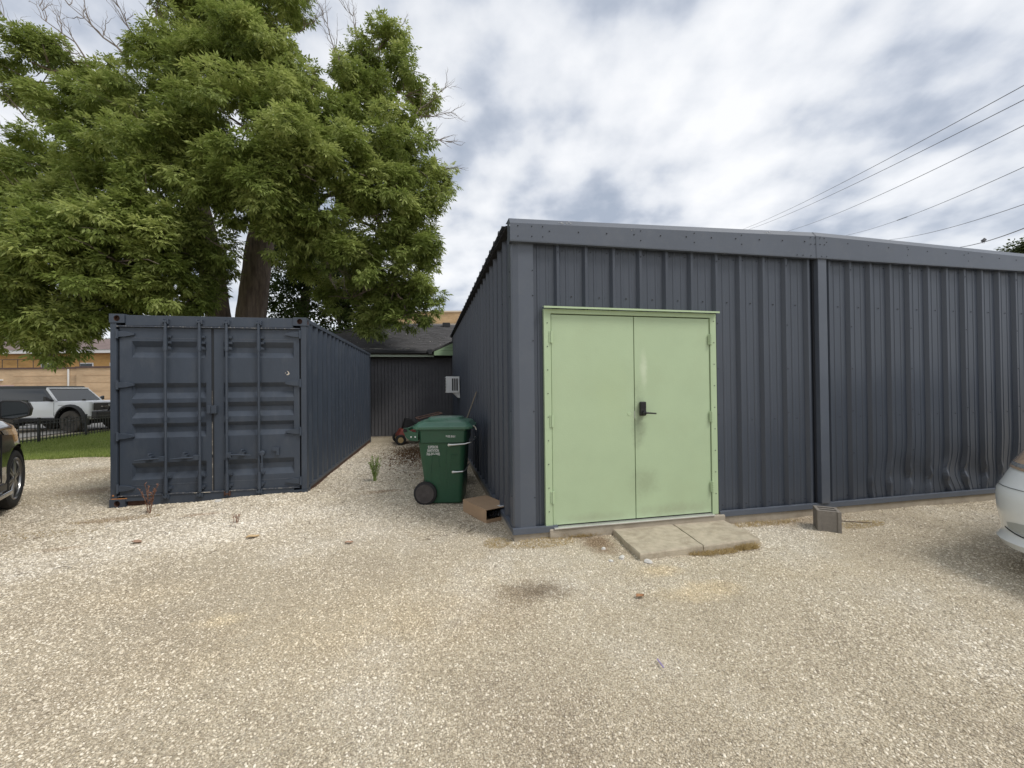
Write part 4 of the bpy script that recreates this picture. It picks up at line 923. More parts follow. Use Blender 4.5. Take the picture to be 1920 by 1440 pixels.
# old garden cart / mower at the end of the alley
mw = thing('garden_tiller', 'worn red garden machine with a bent frame lying at the end of the alley', 'garden machine', (-1.30,7.7,g(-1.1,7.7)), math.radians(10))
mw.scale = (1.35,1.3,1.35)
mb = MB(); mb.hexa([(-.28,-.25,.16),(.34,-.25,.20),(.34,.22,.20),(-.28,.22,.16),(-.20,-.22,.30),(.30,-.22,.38),(.30,.18,.38),(-.20,.18,.30)]); mb.build('deck', red_paint, mw, bevel=.02)
mb = MB(); mb.hexa([(-.16,-.15,.31),(.14,-.15,.35),(.14,.12,.35),(-.16,.12,.31),(-.10,-.10,.52),(.02,-.10,.50),(.02,.08,.50),(-.10,.08,.52)]); mb.build('engine_cover', matte_black, mw, bevel=.02)
for x, y in ((-.22,-.30),(-.22,.26),(.28,-.30),(.28,.26)):
    w_ = MB().lathe([(0,.09),(.01,.105),(.04,.105),(.05,.09)],(x,y-.02,.105),(0,1,0),18).build('wheel', tyre_mat, mw)
    MB().lathe([(-.003,.055),(-.001,.05),(.052,.05)],(x,y-.02,.105),(0,1,0),14).build('hub', tanwood, w_)
mb = MB()
for y in (-.2,.18): mb.tube([(.30,y,.36),(.14,y,.50),(.62,y,.60)], .014, 6)
mb.tube([(.14,-.2,.50),(.14,.18,.50)],.014,6); mb.tube([(.62,-.2,.60),(.62,.18,.60)],.014,6); mb.build('handle_frame', mat('rusty_tube',(.28,.17,.13),.7,var=.3), mw)
# weeds
def weed(x, y, h, n, m_, label, spread=.25, leaves=10, seed=1, name='weed_plant', ll=.03):
    r = random.Random(seed); z = g(x,y); t = thing(name, label, 'weed', (x,y,z)); st_ = MB(); lf = MB()
    for i in range(n):
        a = r.uniform(0,6.28); s_ = r.uniform(.3,1)*spread*h; hh = h*r.uniform(.6,1)
        p0 = Vector((r.uniform(-.02,.02),r.uniform(-.02,.02),-.01)); p2 = Vector((math.cos(a)*s_, math.sin(a)*s_, hh)); p1 = (p0+p2)/2+Vector((-math.cos(a)*.1*s_,-math.sin(a)*.1*s_,.04*h))
        st_.tube([p0,p1,p2],[.0035,.003,.0015],4)
        for k in range(leaves):
            u = .25+.75*k/leaves; p = p0.lerp(p1,u*2) if u < .5 else p1.lerp(p2,u*2-1); b = r.uniform(0,6.28); L_ = ll*r.uniform(.6,1.2)
            d = Vector((math.cos(b),math.sin(b),.9)).normalized()*L_; w_ = d.cross(Vector((0,0,1))).normalized()*L_*.16
            lf.add([p,p+d*.5+w_,p+d,p+d*.5-w_],[(0,1,2,3)])
    st_.build('stem', m_, t); lf.build('leaves', m_, t, kind='stuff', recalc=False); return t
weed(-1.67,2.90,.42,18,weed_green,'green leafy weed growing out of the gravel in the alley',.30,24,3,ll=.042)
weed(-4.28,2.02,.40,6,weed_brown,'tall dry brown weed in front of the container, left of its doors',.30,26,7,ll=.036)
weed(-3.01,1.32,.16,4,weed_brown,'short dry brown weed in the gravel before the container middle',.25,9,9,ll=.03)
weed(-1.55,8.6,.30,4,weed_brown,'dry weed at the foot of the house wall at the alley end',.4,8,5)
# straw tufts, litter, loose stones beside the slab
def clump(cx, cy, rx, ry, n, label, seed, mat_=None, h=.05, w=.0028, name='dry_grass'):
    def f(r, n_): 
        a = r.uniform(0,6.283,n_); q = np.sqrt(r.uniform(0,1,n_)); return cx+rx*q*np.cos(a), cy+ry*q*np.sin(a)
    return blades(name, f, n, h, seed, straw_leaf, label, 'dry grass', w=w, lean=2.2)
straw_leaf = leaf_mat('straw_blade', (.34,.24,.10), (.50,.38,.18), (.62,.50,.27))
clump(.66,-.03,.22,.07,900,'dry yellow grass between the door step and the slab pair',21,h=.045)
clump(.22,-.16,.34,.12,900,'sparse straw in the gravel in front of the building corner',22,h=.02)
clump(1.72,-.68,.30,.05,800,'straw tuft along the front edge of the slab pair',23,h=.035)
clump(2.05,-.66,.12,.05,600,'thick straw tuft at the slab edge nearer the cinder block',24,h=.045)
clump(-.20,-.02,.14,.14,700,'yellowish dry grass patch below the building corner',25,h=.015)
clump(2.7,-.12,.5,.07,600,'thin dry grass along the wall foot left of the cinder block',26,h=.03)
clump(3.7,-.42,.30,.10,700,'dry grass and litter right of the cinder block',27,h=.018)
clump(1.5,.03,.5,.02,200,'straw wisps along the joint between slabs and step',28,h=.025)
for i, (cx, cy, rx, ry, n) in enumerate(((-4.5,1.85,.5,.12,300),(-5.6,3.2,.9,.5,500),(-6.9,5.2,1.2,.8,500),(-4.9,1.45,.5,.15,260))):
    clump(cx,cy,rx,ry,n,['matted dry grass below the left container corner','dry grass streaks on the gravel left of the container','dry grass strip near the lawn edge left of the container','dry grass in the gravel in front of the left container door'][i],30+i,h=.02,w=.003)
o = blades('dead_leaves', lambda r,n: ((-1.0+.35*r.normal(0,1,n)), 5.6+.9*r.normal(0,1,n)), 2600, .03, 41, leaf_mat('litter_leaf',(.10,.05,.025),(.19,.10,.05),(.32,.2,.1)), 'brown leaf litter heaped in the alley behind the bins','leaf litter', w=.014, lean=2)
def twigs():
    r = random.Random(12); mb = MB()
    for _ in range(150):
        x = r.uniform(-5.5,-.2); y = r.uniform(.2,4.8)
        if abs(x+.57) < .5 and y > 1.3: continue
        a = r.uniform(0,3.14); L_ = r.uniform(.04,.16); z = g(x,y)+.012
        mb.tube([(x,y,z),(x+L_*.5*math.cos(a),y+L_*.5*math.sin(a),z+.006),(x+L_*math.cos(a+.3),y+L_*math.sin(a+.3),z)],[.0025,.002,.001],4)
    for _ in range(70):
        x = r.uniform(-.9,.0); y = r.uniform(2.9,4.5) if r.random() < .4 else r.uniform(.2,1.2); a = r.uniform(0,3.14); L_ = r.uniform(.03,.12); z = g(x,y)+.012
        mb.tube([(x,y,z),(x+L_*math.cos(a),y+L_*math.sin(a),z+.004)],[.002,.001],4)
    o = mb.build('fallen_twigs', stick_dark, kind='stuff'); tag(o, 'small dark twigs scattered over the gravel near the container and alley', 'twigs')
twigs()
def leaf_on_ground(x, y, s_, a, m_, label, name='fallen_leaf', cat='leaf'):
    mb = MB(); z = g(x,y)+.014; P = []
    for k in range(9):
        t = k/8; w_ = math.sin(math.pi*t)**.8*.32; P.append((t-.5, w_, .05*math.sin(6*t)))
    vs = []; 
    for u, w_, h in P:
        for q in (-1,0,1): vs.append((x+s_*(u*math.cos(a)-q*w_*math.sin(a)), y+s_*(u*math.sin(a)+q*w_*math.cos(a)), z+s_*(h+abs(q)*.12)))
    mb.add(vs, [(i*3+k,i*3+k+1,(i+1)*3+k+1,(i+1)*3+k) for i in range(8) for k in range(2)]); o = mb.build(name, m_, recalc=False); tag(o, label, cat); return o
leaf_on_ground(.625,-1.245,.075,.3,leaf_litter,'curled orange brown leaf on the gravel below the slab pair')
leaf_on_ground(-2.62,.72,.12,.5,mat('tan_leaf',(.55,.40,.22),.8),'large tan dry leaf on the gravel in front of the container')
leaf_on_ground(-3.72,.86,.10,-.2,mat('brown_leaf',(.34,.22,.15),.8),'dark brown dry leaf on the gravel left of the tan one')
leaf_on_ground(-1.62,.32,.08,.2,mat('reddish_leaf',(.38,.24,.16),.8),'reddish leaf on the gravel midway between container and building')
o = MB().box((-.035,-.0035,0),(.035,.0035,.004)).build('plastic_strip', purple); o.location = (.36,-1.93,g(.36,-1.93)+.014); o.rotation_euler = (0,0,1.5); tag(o,'short purple plastic strip on the gravel in the foreground','litter')
o = MB().tube([(0,0,0),(.12,-.08,.01),(.22,-.10,.0),(.30,-.17,.01)],[.006,.005,.005,.003],5).build('fallen_branch', stick_dark); o.location = (3.52,-.26,g(3.6,-.3)+.012); tag(o,'short dark stick on the gravel between cinder block and white car','stick')
def rock(x, y, s_, seed, label):
    bm = bmesh.new(); bmesh.ops.create_icosphere(bm, subdivisions=2, radius=1); r = random.Random(seed)
    ph = [(r.uniform(0,6),r.uniform(1,2.4)) for _ in range(3)]
    for v in bm.verts:
        k = 1+.18*math.sin(v.co.x*ph[0][1]*2+ph[0][0])+.15*math.sin(v.co.y*ph[1][1]*2+ph[1][0])+.1*math.sin(v.co.z*5+ph[2][0]); v.co = Vector((v.co.x*1.2,v.co.y*.9,v.co.z*.6))*k*s_
    me = bpy.data.meshes.new('rock'); bm.to_mesh(me); bm.free(); me.materials.append(rock_mat); o = bpy.data.objects.new('rock', me); COL.objects.link(o); o.location = (x,y,g(x,y)+s_*.3); o.rotation_euler.z = r.uniform(0,6)
    tag(o, label, 'rock'); return o
rock_mat = mat('white_limestone', (.62,.60,.56), .9, var=.15, vscale=20, bump=.4)
rock(.985,-.745,.034,1,'largest white rock touching the chipped front corner of the left slab')
rock(.80,-.62,.026,2,'white rock left of the chipped slab corner'); rock(.72,-.42,.020,3,'small pale rock on the bare earth beside the slab')
rock(.68,-.66,.018,4,'pale pebble in front of the bare earth patch'); rock(-3.62,2.28,.034,5,'white rock lying against the container sill')
# ------------------------------------------------------------------ far buildings
def cam_frame(name, label, cat, loc): return thing(name, label, cat, loc, -YAW)
hall = cam_frame('brick_hall', 'long low tan brick building with a brown roofed upper floor beyond the street', 'building', (-31.4,33.2,-.1))
MB().box((-14,0,0),(5.95,8,3.28)).build('wall', brick_tan2, hall)
MB().box((5.9505,-.35,0),(14,8,3.30)).build('corner_wall', brick_tan2, hall)
mb = MB(); mb.box((-14,-.06,3.281),(5.9,8,3.40)); mb.box((5.9,-.42,3.301),(14,8,3.42)); mb.each('roof_coping', mat('dark_coping',(.10,.06,.05),.7), hall)
mb = MB(); mb.tube([(5.05,-.06,.1),(5.05,-.06,3.25)], .055, 8); mb.build('downspout', far_white, hall)
for z in (1.05,1.62,2.25,2.75):
    m2 = MB(); m2.box((.9,-.012,z),(5.9,-.001,z+.03)); m2.box((6.4,-.362,z),(14,-.351,z+.03)); m2.each('brick_course', mat('course_line',(.46,.31,.19),.9), hall)
mb = MB(); mb.box((-.05,-.04,.05),(1.0,-.001,2.12)); mb.build('door', mat('pink_door',(.50,.36,.33),.7), hall)
mb = MB(); mb.box((-1.2,-.04,.05),(-.06,-.001,2.12)); mb.build('doorway', matte_black, hall)
mb = MB(); mb.box((-.1,-.10,2.45),(.2,-.0,2.55)); mb.build('wall_lamp', far_white, hall)
MB().box((-14,8,0),(1.75,16,5.15)).build('upper_wall', brick_gold, hall)
MB().box((1.75,10,0),(16,18,5.0)).build('upper_wall', brick_gold, hall)
mb = MB(); mb.box((1.35,7.9,3.3),(1.72,7.999,5.2)); mb.build('corner_board', far_white, hall)
for x in (-6.2,-2.6,.2):
    w_ = MB().box((x,7.93,3.62),(x+1.25,7.999,4.28)).build('window', far_white, hall); MB().box((x+.08,7.91,3.70),(x+1.17,7.929,4.20)).build('pane', glass_dark, w_)
for x in (2.4,6.0):
    w_ = MB().box((x,9.93,3.62),(x+1.25,9.999,4.2)).build('window', far_white, hall); MB().box((x+.08,9.91,3.70),(x+1.17,9.929,4.12)).build('pane', glass_dark, w_)
mb = MB(); mb.box((-14,7.55,5.16),(2.1,16,5.48)); mb.build('fascia_board', far_white, hall)
mb = MB(); mb.hexa([(2.11,9.6,4.9),(16,9.6,4.6),(16,18,4.6),(2.11,18,4.9),(2.11,9.6,5.2),(16,9.6,4.88),(16,18,4.88),(2.11,18,5.2)]); mb.build('fascia_board', far_white, hall)
mb = MB(); mb.add([(-14,7.5,5.481),(2.2,7.5,5.481),(16.3,9.5,4.9),(16.3,18,4.9),(-14,16.2,5.481),(-14,12,7.0),(5.0,12,7.0),(12.0,14,5.8)],[(0,1,6,5),(1,2,7,6),(2,3,7),(5,6,7,3,4)]); mb.build('roof', far_roof, hall)
cp = MB().box((.45,11.2,6.7),(1.75,12.4,7.5)).build('cupola', mat('pale_green_metal',(.45,.52,.48),.6), hall); MB().tube([(1.1,11.8,7.5),(1.1,11.8,8.0)],[.16,.10],8).build('finial', far_white, cp)
mb = MB(); mb.tube([(-6,.3,4.02),(5.5,.3,4.02)], .022, 5)
for x in np.arange(-6,5.6,1.15): mb.tube([(x,.3,3.4),(x,.3,4.02)], .02, 5)
mb.build('roof_railing', iron, hall)
school = cam_frame('brick_school', 'tall tan brick building with a flat roof rising behind the house', 'building', (-6.7,36.1,-.1))
MB().box((0,0,0),(17,10,7.62)).build('stone_wall', far_stone, school)
MB().box((.8,-.05,7.621),(17.02,10,8.62)).build('brick_band', brick_tan, school)
MB().box((.7,-.12,8.621),(17.1,10,8.76)).each('roof_coping', far_stone, school)
for x in (1.0,4.2,7.4,10.6): 
    w_ = MB().box((x,-.04,4.6),(x+1.6,-.001,6.6)).build('window', far_white, school); MB().box((x+.1,-.06,4.7),(x+1.5,-.041,6.5)).build('pane', glass_dark, w_)
# ------------------------------------------------------------------ iron fence
fn = thing('iron_fence', 'low black iron picket fence along the far edge of the lawn', 'fence', (-12.35,9.4,-.085))
POST = .055
def fence():
    span = 1.76; n = 14
    pm = MB().box((-.008,-.008,.05),(.008,.008,.71)); p0 = None
    for s_ in range(5):
        y = s_*span
        q = MB().box((-.028,y-.028,0),(.028,y+.028,.77)); q.build('post', iron, fn, bevel=.003)
        if s_ == 4: break
        for z in (.10,.56,.655):
            MB().box((-.012,y+.03,z),(.012,y+span-.03,z+.022)).build('rail', iron, fn)
        for k in range(1, n):
            yy = y+span*k/n
            if p0 is None: o = pm.build('picket', iron, fn); p0 = o
            else: o = p0.copy(); COL.objects.link(o); o.parent = fn
            o.location = (0,yy,0)
fence()
# ------------------------------------------------------------------ vehicles
class Shell:
    """body as a stack of rounded outlines; x forward, origin at the front bumper centre on the ground"""
    def __init__(s, rows, cf=.35, cr=.25, bow=.12, nseg=(12,8,26,5,8)):
        s.rows = rows; s.cf, s.cr, s.bow = cf, cr, bow; s.nseg = nseg; s.U = s.unit()
    def unit(s):
        P = []; a, b, c, d, e = s.nseg   # half outline from the middle of the front to the middle of the rear
        for k in range(a): P.append(('F', k/a))
        for k in range(b): P.append(('C', k/b))
        for k in range(c): P.append(('S', k/c))
        for k in range(d): P.append(('K', k/d))
        for k in range(e+1): P.append(('R', k/e))
        return P
    def pt(s, u, row, side):
        z, xf, xr, hw = row[:4]; cf = min(s.cf, hw*.9); cr = min(s.cr, hw*.9)
        i = int(min(u, len(s.U)-1)); f = u-i
        def raw(k, t):
            if k == 'F': y = (hw-cf)*t; return (xf-s.bow*(y/hw)**2, y)
            if k == 'C':
                a = math.pi/2*t; xb = xf-s.bow*((hw-cf)/hw)**2; return (xb-cf*(1-math.cos(a))*1.1, hw-cf+cf*math.sin(a))
            xb = xf-s.bow*((hw-cf)/hw)**2-cf*1.1
            if k == 'S': return (xb+(xr+cr-xb)*t, hw)
            if k == 'K': a = math.pi/2*t; return (xr+cr*(1-math.sin(a)), hw-cr+cr*math.cos(a))
            return (xr, (hw-cr)*(1-t))
        x, y = raw(*s.U[i])
        if f > 0:
            x2, y2 = raw(*s.U[i+1]); x += (x2-x)*f; y += (y2-y)*f
        return Vector((x, side*y, z))
    def row_at(s, z):
        R_ = s.rows
        for a, b in zip(R_, R_[1:]):
            if a[0] <= z <= b[0]:
                t = (z-a[0])/(b[0]-a[0]); return tuple(a[i]+(b[i]-a[i])*t for i in range(4))
        return R_[0] if z < R_[0][0] else R_[-1]
    def mesh(s, mb=None):
        mb = mb or MB(); n = len(s.U); ring_ = lambda r_: [s.pt(i, r_, -1) for i in range(n)]+[s.pt(i, r_, 1) for i in range(n-2,0,-1)]
        loft(mb, [ring_(r_) for r_ in s.rows]); return mb
    def patch(s, u0, u1, zfn0, zfn1, side, off, n=10, m_=6, depth=0):
        """sheet following the surface, lifted by off, zfn(t) lower and upper edge"""
        mb = MB(); vs = []
        for i in range(n+1):
            t = i/n; u = u0+(u1-u0)*t; a, b = zfn0(t), zfn1(t)
            for j in range(m_+1):
                z = a+(b-a)*j/m_; p = s.pt(u, s.row_at(z), side)
                du = s.pt(min(u+.2,len(s.U)-1.001), s.row_at(z), side)-s.pt(max(u-.2,0), s.row_at(z), side)
                dz = s.pt(u, s.row_at(z+.01), side)-s.pt(u, s.row_at(z-.01), side)
                nn = du.cross(dz).normalized()
                if nn.y*side < 0 and abs(nn.y) > .2: nn = -nn
                elif abs(nn.y) <= .2 and nn.x < 0 and u < len(s.U)/2: nn = -nn
                vs.append(p+nn*off)
        w_ = m_+1
        mb.add(vs, [(i*w_+j,(i+1)*w_+j,(i+1)*w_+j+1,i*w_+j+1) for i in range(n) for j in range(m_)]); return mb
def boolean_cut(o, cutters):
    for c in cutters:
        c.parent = o.parent; md = o.modifiers.new('cut','BOOLEAN'); md.operation = 'DIFFERENCE'; md.object = c; md.solver = 'EXACT'
    bpy.context.view_layer.update()
    dg = bpy.context.evaluated_depsgraph_get(); me = bpy.data.meshes.new_from_object(o.evaluated_get(dg)); o.modifiers.clear(); old = o.data; o.data = me
    for c in cutters: d = c.data; bpy.data.objects.remove(c); bpy.data.meshes.remove(d)
    me.polygons.foreach_set('use_smooth', [True]*len(me.polygons)); me.set_sharp_from_angle(angle=math.radians(28))
def wheel(parent, x, y, r, w, side, rim=rim_metal, spokes=5, tyre=tyre_mat, rr_=.66):
    """side = -1 for the right hand side"""
    c = (x, y, r); ax = (0, side, 0)
    mb = MB(); mb.lathe([(-w,r*.80),(-w*.97,r*.95),(-w*.8,r),(-w*.2,r),(-.015,r*.97),(0,r*.90),(.004,r*.78),(-.004,r*rr_+.012),(-.03,r*rr_)], c, ax, 40)
    t = mb.build('wheel', tyre, parent, smooth=30)
    mb = MB(); mb.lathe([(-w+.01,r*rr_+.004),(-.10,r*rr_*.96),(-.005,r*rr_+.010),(.002,r*rr_),(-.012,r*rr_*.94),(-.10,r*rr_*.86)], c, ax, 40)
    mb.build('rim', rim, t, smooth=30)
    mb = MB(); mb.lathe([(-.13,r*rr_*.93),(-.12,.02)], c, ax, 32); mb.build('brake_disc', matte_black, t)
    mb = MB()
    for k in range(spokes):
        a = 2*math.pi*k/spokes+.3
        for da in (-.12,.12):
            d = Vector((math.cos(a+da),0,math.sin(a+da))); d0 = Vector((math.cos(a+da*2.2),0,math.sin(a+da*2.2))); tt = Vector((-d.z,0,d.x)); C_ = Vector(c)
            o1 = Vector((0,side*-.022,0)); o2 = Vector((0,side*-.055,0)); a0 = C_+d0*.05; a1 = C_+d*r*rr_*.97; w0, w1 = .016, .022
            mb.hexa([a0-tt*w0+o2,a0+tt*w0+o2,a1+tt*w1+o2,a1-tt*w1+o2,a0-tt*w0*.7+o1*.6,a0+tt*w0*.7+o1*.6,a1+tt*w1*.6+o1,a1-tt*w1*.6+o1])
    mb.lathe([(-.06,.065),(-.012,.055),(-.006,.03)], c, ax, 20); mb.build('spokes', rim, t)
    return t
def arch_cut(x, y0, y1, r, zc): return MB().lathe([(0,r),(y1-y0,r)], (x,y0,zc), (0,1,0), 40).build('cutter', car_black)
def liner(parent, x, zc, R_, y0, y1):
    n = 24; vs = []
    for k in range(n+1):
        a = math.radians(-25+230*k/n)
        for y in (y0, y1): vs.append((x+R_*math.cos(a), y, zc+R_*math.sin(a)))
    c = len(vs); vs.append((x, y0, zc))
    MB().add(vs, [(2*k,2*k+1,2*k+3,2*k+2) for k in range(n)]+[(2*k,2*k+2,c) for k in range(n)]).build('arch_liner', matte_black, parent, recalc=False)
# --- dark parked suv at the left edge
A = math.atan2(.899,-.438); WR = .385
def place(name, label, cat, wheel_xy, local, ang):
    c, s_ = math.cos(ang), math.sin(ang); lx, ly = local
    return thing(name, label, cat, (wheel_xy[0]-(lx*c-ly*s_), wheel_xy[1]-(lx*s_+ly*c), -.09), ang)
suv = place('parked_suv', 'glossy black parked suv with a large wing mirror, cut off by the left edge', 'car', (-6.27,2.79), (-.93,-.93), A)
sh = Shell([(.24,-.10,-4.75,.88),(.32,-.03,-4.85,.95),(.45,0,-4.9,.975),(.62,-.01,-4.9,.965),(.82,-.04,-4.88,.975),(.98,-.08,-4.86,.960),(1.09,-.18,-4.84,.935),(1.16,-.40,-4.8,.90),(1.21,-.72,-4.76,.86),(1.24,-1.1,-4.7,.80)], cf=.80, bow=.16)
bd = sh.mesh().build('body', car_black, suv)
boolean_cut(bd, [arch_cut(-.93,.62,1.2,WR+.065,WR+.01), arch_cut(-.93,-1.2,-.62,WR+.065,WR+.01), arch_cut(-3.85,.62,1.2,WR+.065,WR+.01), arch_cut(-3.85,-1.2,-.62,WR+.065,WR+.01)])
cab = Shell([(1.23,-1.30,-4.66,.86),(1.30,-1.62,-4.60,.83),(1.55,-2.05,-4.45,.74),(1.72,-2.45,-4.2,.66),(1.76,-2.9,-3.9,.55)], cf=.25, cr=.2, bow=.1)
cb_ = cab.mesh().build('cabin_glass', glass_dark, suv, smooth=30)
rt = Shell([(1.715,-2.42,-4.25,.675),(1.755,-2.5,-4.2,.65),(1.79,-2.9,-3.9,.55)], cf=.25, cr=.2, bow=.1).mesh().build('roof', car_black, suv, smooth=30)
for y in (-1,1):
    mb = MB(); mb.tube([(-1.28,y*.86,1.23),(-2.05,y*.745,1.56),(-2.45,y*.67,1.72)], .032, 8); mb.build('pillar', car_black, suv)
for y, sd in ((-.955,-1),(.955,1)):
    for x_ in (-.93,-3.85): liner(suv, x_, WR+.01, WR+.058, sd*.64, sd*.94)
    for x in (-.93,-3.85): wheel(suv, x, y, WR, .24, sd, spokes=6, rr_=.70)
    # mirror housing with its arm
    m2 = MB(); X0 = -1.80
    m2.hexa([(X0-.02,sd*.86,1.17),(X0+.05,sd*.86,1.17),(X0+.06,sd*1.06,1.22),(X0+.0,sd*1.06,1.22),(X0-.02,sd*.86,1.23),(X0+.05,sd*.86,1.23),(X0+.06,sd*1.06,1.26),(X0+.0,sd*1.06,1.26)]); ar = m2.build('mirror_arm', car_black, suv, bevel=.008)
    m3 = MB(); pr = [(.0,.0),(.0,.20),(.02,.222),(.17,.215),(.225,.18),(.25,.11),(.235,.02),(.10,-.02)]
    m3.extrude(pr, (X0-.02,sd*1.02,1.225),(0,sd,0),(0,0,1),(.11,0,0)); mh = m3.build('mirror_housing', black_plastic, suv, bevel=.012)
    m3 = MB(); m3.extrude([(a*.86+.018,b*.82+.014) for a,b in pr], (X0-.0235,sd*1.02,1.225),(0,sd,0),(0,0,1),(.002,0,0)); m3.build('mirror_glass', glass_dark, mh)
    m2 = MB(); m2.box((-3.45,min(sd*.93,sd*1.02),.25),(-1.33,max(sd*.93,sd*1.02),.30)); m2.build('running_board', chrome, suv, bevel=.008)
    m2 = MB(); m2.box((-3.42,min(sd*.965,sd*.985),.31),(-1.40,max(sd*.965,sd*.985),.40)); m2.build('sill_cladding', black_plastic, suv, bevel=.006)
    dm = MB(); dm.box((-1.555,min(sd*.955,sd*.979),.42),(-1.545,max(sd*.955,sd*.979),1.02)); dm.each('door_seam', matte_black, suv)
sh.patch(13.5,23,lambda t:.90+.10*t,lambda t:1.03+.035*t,-1,.006,10,3).build('headlight', lens_clear, suv, smooth=60)
sh.patch(13.5,23,lambda t:.90+.10*t,lambda t:1.03+.035*t,1,.006,10,3).build('headlight', lens_clear, suv, smooth=60)
MB().box((-.03,-.45,.42),(.02,.45,.80)).build('grille', black_plastic, suv, bevel=.02)
# --- white boxy off-roader behind the fence
WT = .415
jeep = place('parked_off_roader', 'white boxy off-roader with a dark roof parked behind the iron fence, facing right', 'car', (-14.09,14.80), (-.80,-.86), -YAW)
js = Shell([(.50,-.10,-4.30,.80),(.58,-.02,-4.38,.88),(.80,-.01,-4.4,.90),(1.06,-.02,-4.4,.895),(1.16,-.05,-4.38,.87),(1.20,-.12,-4.36,.82)], cf=.10, cr=.1, bow=.03)
jb = js.mesh().build('body', car_white2, jeep)
boolean_cut(jb, [arch_cut(x,y0,y1,WT+.10,WT+.06) for x in (-.80,-3.35) for y0,y1 in ((.58,1.2),(-1.2,-.58))])
MB().box((-4.2,-.62,.32),(-.2,.62,.58)).build('chassis', matte_black, jeep)
jc = Shell([(1.195,-1.42,-4.34,.845),(1.45,-1.66,-4.32,.79),(1.68,-1.90,-4.28,.73)], cf=.10, cr=.1, bow=.03).mesh().build('side_glass', glass_dark, jeep, smooth=25)
MB().hexa([(-4.33,-.735,1.665),(-1.84,-.735,1.665),(-1.84,.735,1.665),(-4.33,.735,1.665),(-4.28,-.70,1.80),(-1.95,-.70,1.79),(-1.95,.70,1.79),(-4.28,.70,1.80)]).build('roof', mat('dark_soft_top',(.05,.055,.055),.8), jeep, bevel=.02)
def strip(mbx, a, b, w_, t_): 
    a, b = Vector(a), Vector(b); d = (b-a).normalized(); s_ = d.cross(Vector((0,1,0))).normalized()*w_; n_ = Vector((0,t_,0))
    mbx.hexa([a-s_-n_,a+s_-n_,a+s_+n_,a-s_+n_,b-s_-n_,b+s_-n_,b+s_+n_,b-s_+n_])
for sd in (-1,1):
    for x_ in (-.80,-3.35): liner(jeep, x_, WT+.06, WT+.092, sd*.60, sd*.885)
    mb = MB(); strip(mb,(-1.40,sd*.845,1.19),(-1.88,sd*.735,1.69),.035,.02); mb.build('pillar', car_white2, jeep)
    MB().box((-2.62,min(sd*.80,sd*.86),1.17),(-2.50,max(sd*.80,sd*.86),1.24)).build('belt_trim', matte_black, jeep)
    m2 = MB(); m2.hexa([(-1.62,sd*.86,1.18),(-1.52,sd*.86,1.18),(-1.50,sd*1.10,1.22),(-1.62,sd*1.10,1.22),(-1.62,sd*.86,1.25),(-1.52,sd*.86,1.25),(-1.50,sd*1.10,1.38),(-1.62,sd*1.10,1.38)]); m2.build('mirror', black_plastic, jeep, bevel=.01)
    for x in (-.80,-3.35):
        wheel(jeep, x, sd*.94, WT, .27, sd, rim=mat('dark_rim',(.07,.065,.06),.5,metal=.5), spokes=6, tyre=mat('dusty_tyre',(.075,.066,.055),.9,var=.3,vscale=9), rr_=.54)
        n_ = 14; m3 = MB()   # wheel arch flare
        R0, R1 = WT+.10, WT+.185; pts = [(-.80-(-.80-x)*1+0, 0)]
        ang = [math.radians(-12+204*k/n_) for k in range(n_+1)]; vs = []
        for a in ang:
            for R_ in (R0, R1):
                for yy in (.80, .985 if R_ == R0 else .93): vs.append((x+R_*math.cos(a), sd*yy, WT+.06+R_*math.sin(a)))
        m3.add(vs, [(i*4+a, i*4+b, (i+1)*4+b, (i+1)*4+a) for i in range(n_) for a, b in ((0,1),(1,3),(3,2))]); m3.build('fender_flare', mat('flare_plastic',(.045,.045,.045),.7) , jeep)
    MB().box((-2.95,min(sd*.84,sd*.93),.44),(-1.25,max(sd*.84,sd*.93),.55)).build('rock_rail', matte_black, jeep, bevel=.01)
    MB().box((-.42,min(sd*.78,sd*.84),1.21),(-.34,max(sd*.78,sd*.84),1.27)).build('trail_sight', black_plastic, jeep)
    hl = MB().lathe([(0,.10),(.02,.095),(.03,.07)], (-.02,sd*.66,.98), (1,0,0), 20).build('headlight', lens_clear, jeep)
    dm = MB(); dm.box((-2.52,min(sd*.895,sd*.9015),.60),(-2.512,max(sd*.895,sd*.9015),1.14)); dm.box((-1.44,min(sd*.895,sd*.9015),.62),(-1.432,max(sd*.895,sd*.9015),1.14)); dm.each('door_seam', matte_black, jeep)
mb = MB(); mb.add([(-1.425,-.80,1.205),(-1.425,.80,1.205),(-1.85,.70,1.665),(-1.85,-.70,1.665),(-1.395,-.80,1.205),(-1.395,.80,1.205),(-1.825,.70,1.672),(-1.825,-.70,1.672)],[(0,1,2,3),(4,5,6,7),(0,1,5,4),(1,2,6,5),(2,3,7,6),(3,0,4,7)]); mb.build('windscreen', glass_light, jeep)
mb = MB(); strip(mb,(-1.84,-.70,1.685),(-1.84,.70,1.685),.03,.0); mb = MB().box((-1.92,-.73,1.672),(-1.80,.73,1.725)); mb.build('windscreen_frame', car_white2, jeep, bevel=.01)
gr = MB().box((-.02,-.80,.84),(.022,.80,1.12)).build('grille', black_plastic, jeep, bevel=.01)
MB().box((.0,-.56,.975),(.026,.56,.985)).build('light_bar', chrome, gr)
text_mesh('lettering','BRONCO',.10,white_print,gr,(.027,.0,.995),(math.radians(90),0,math.radians(90)),sx=1.3,bold=.0)
text_mesh('lettering','Badlands',.055,black_plastic,jeep,(-1.18,-.9035,1.03),(math.radians(90),0,0),sx=1.2) if False else None
MB().box((-1.28,-.9035,1.035),(-1.06,-.9,1.047)).build('fender_badge', black_plastic, jeep)
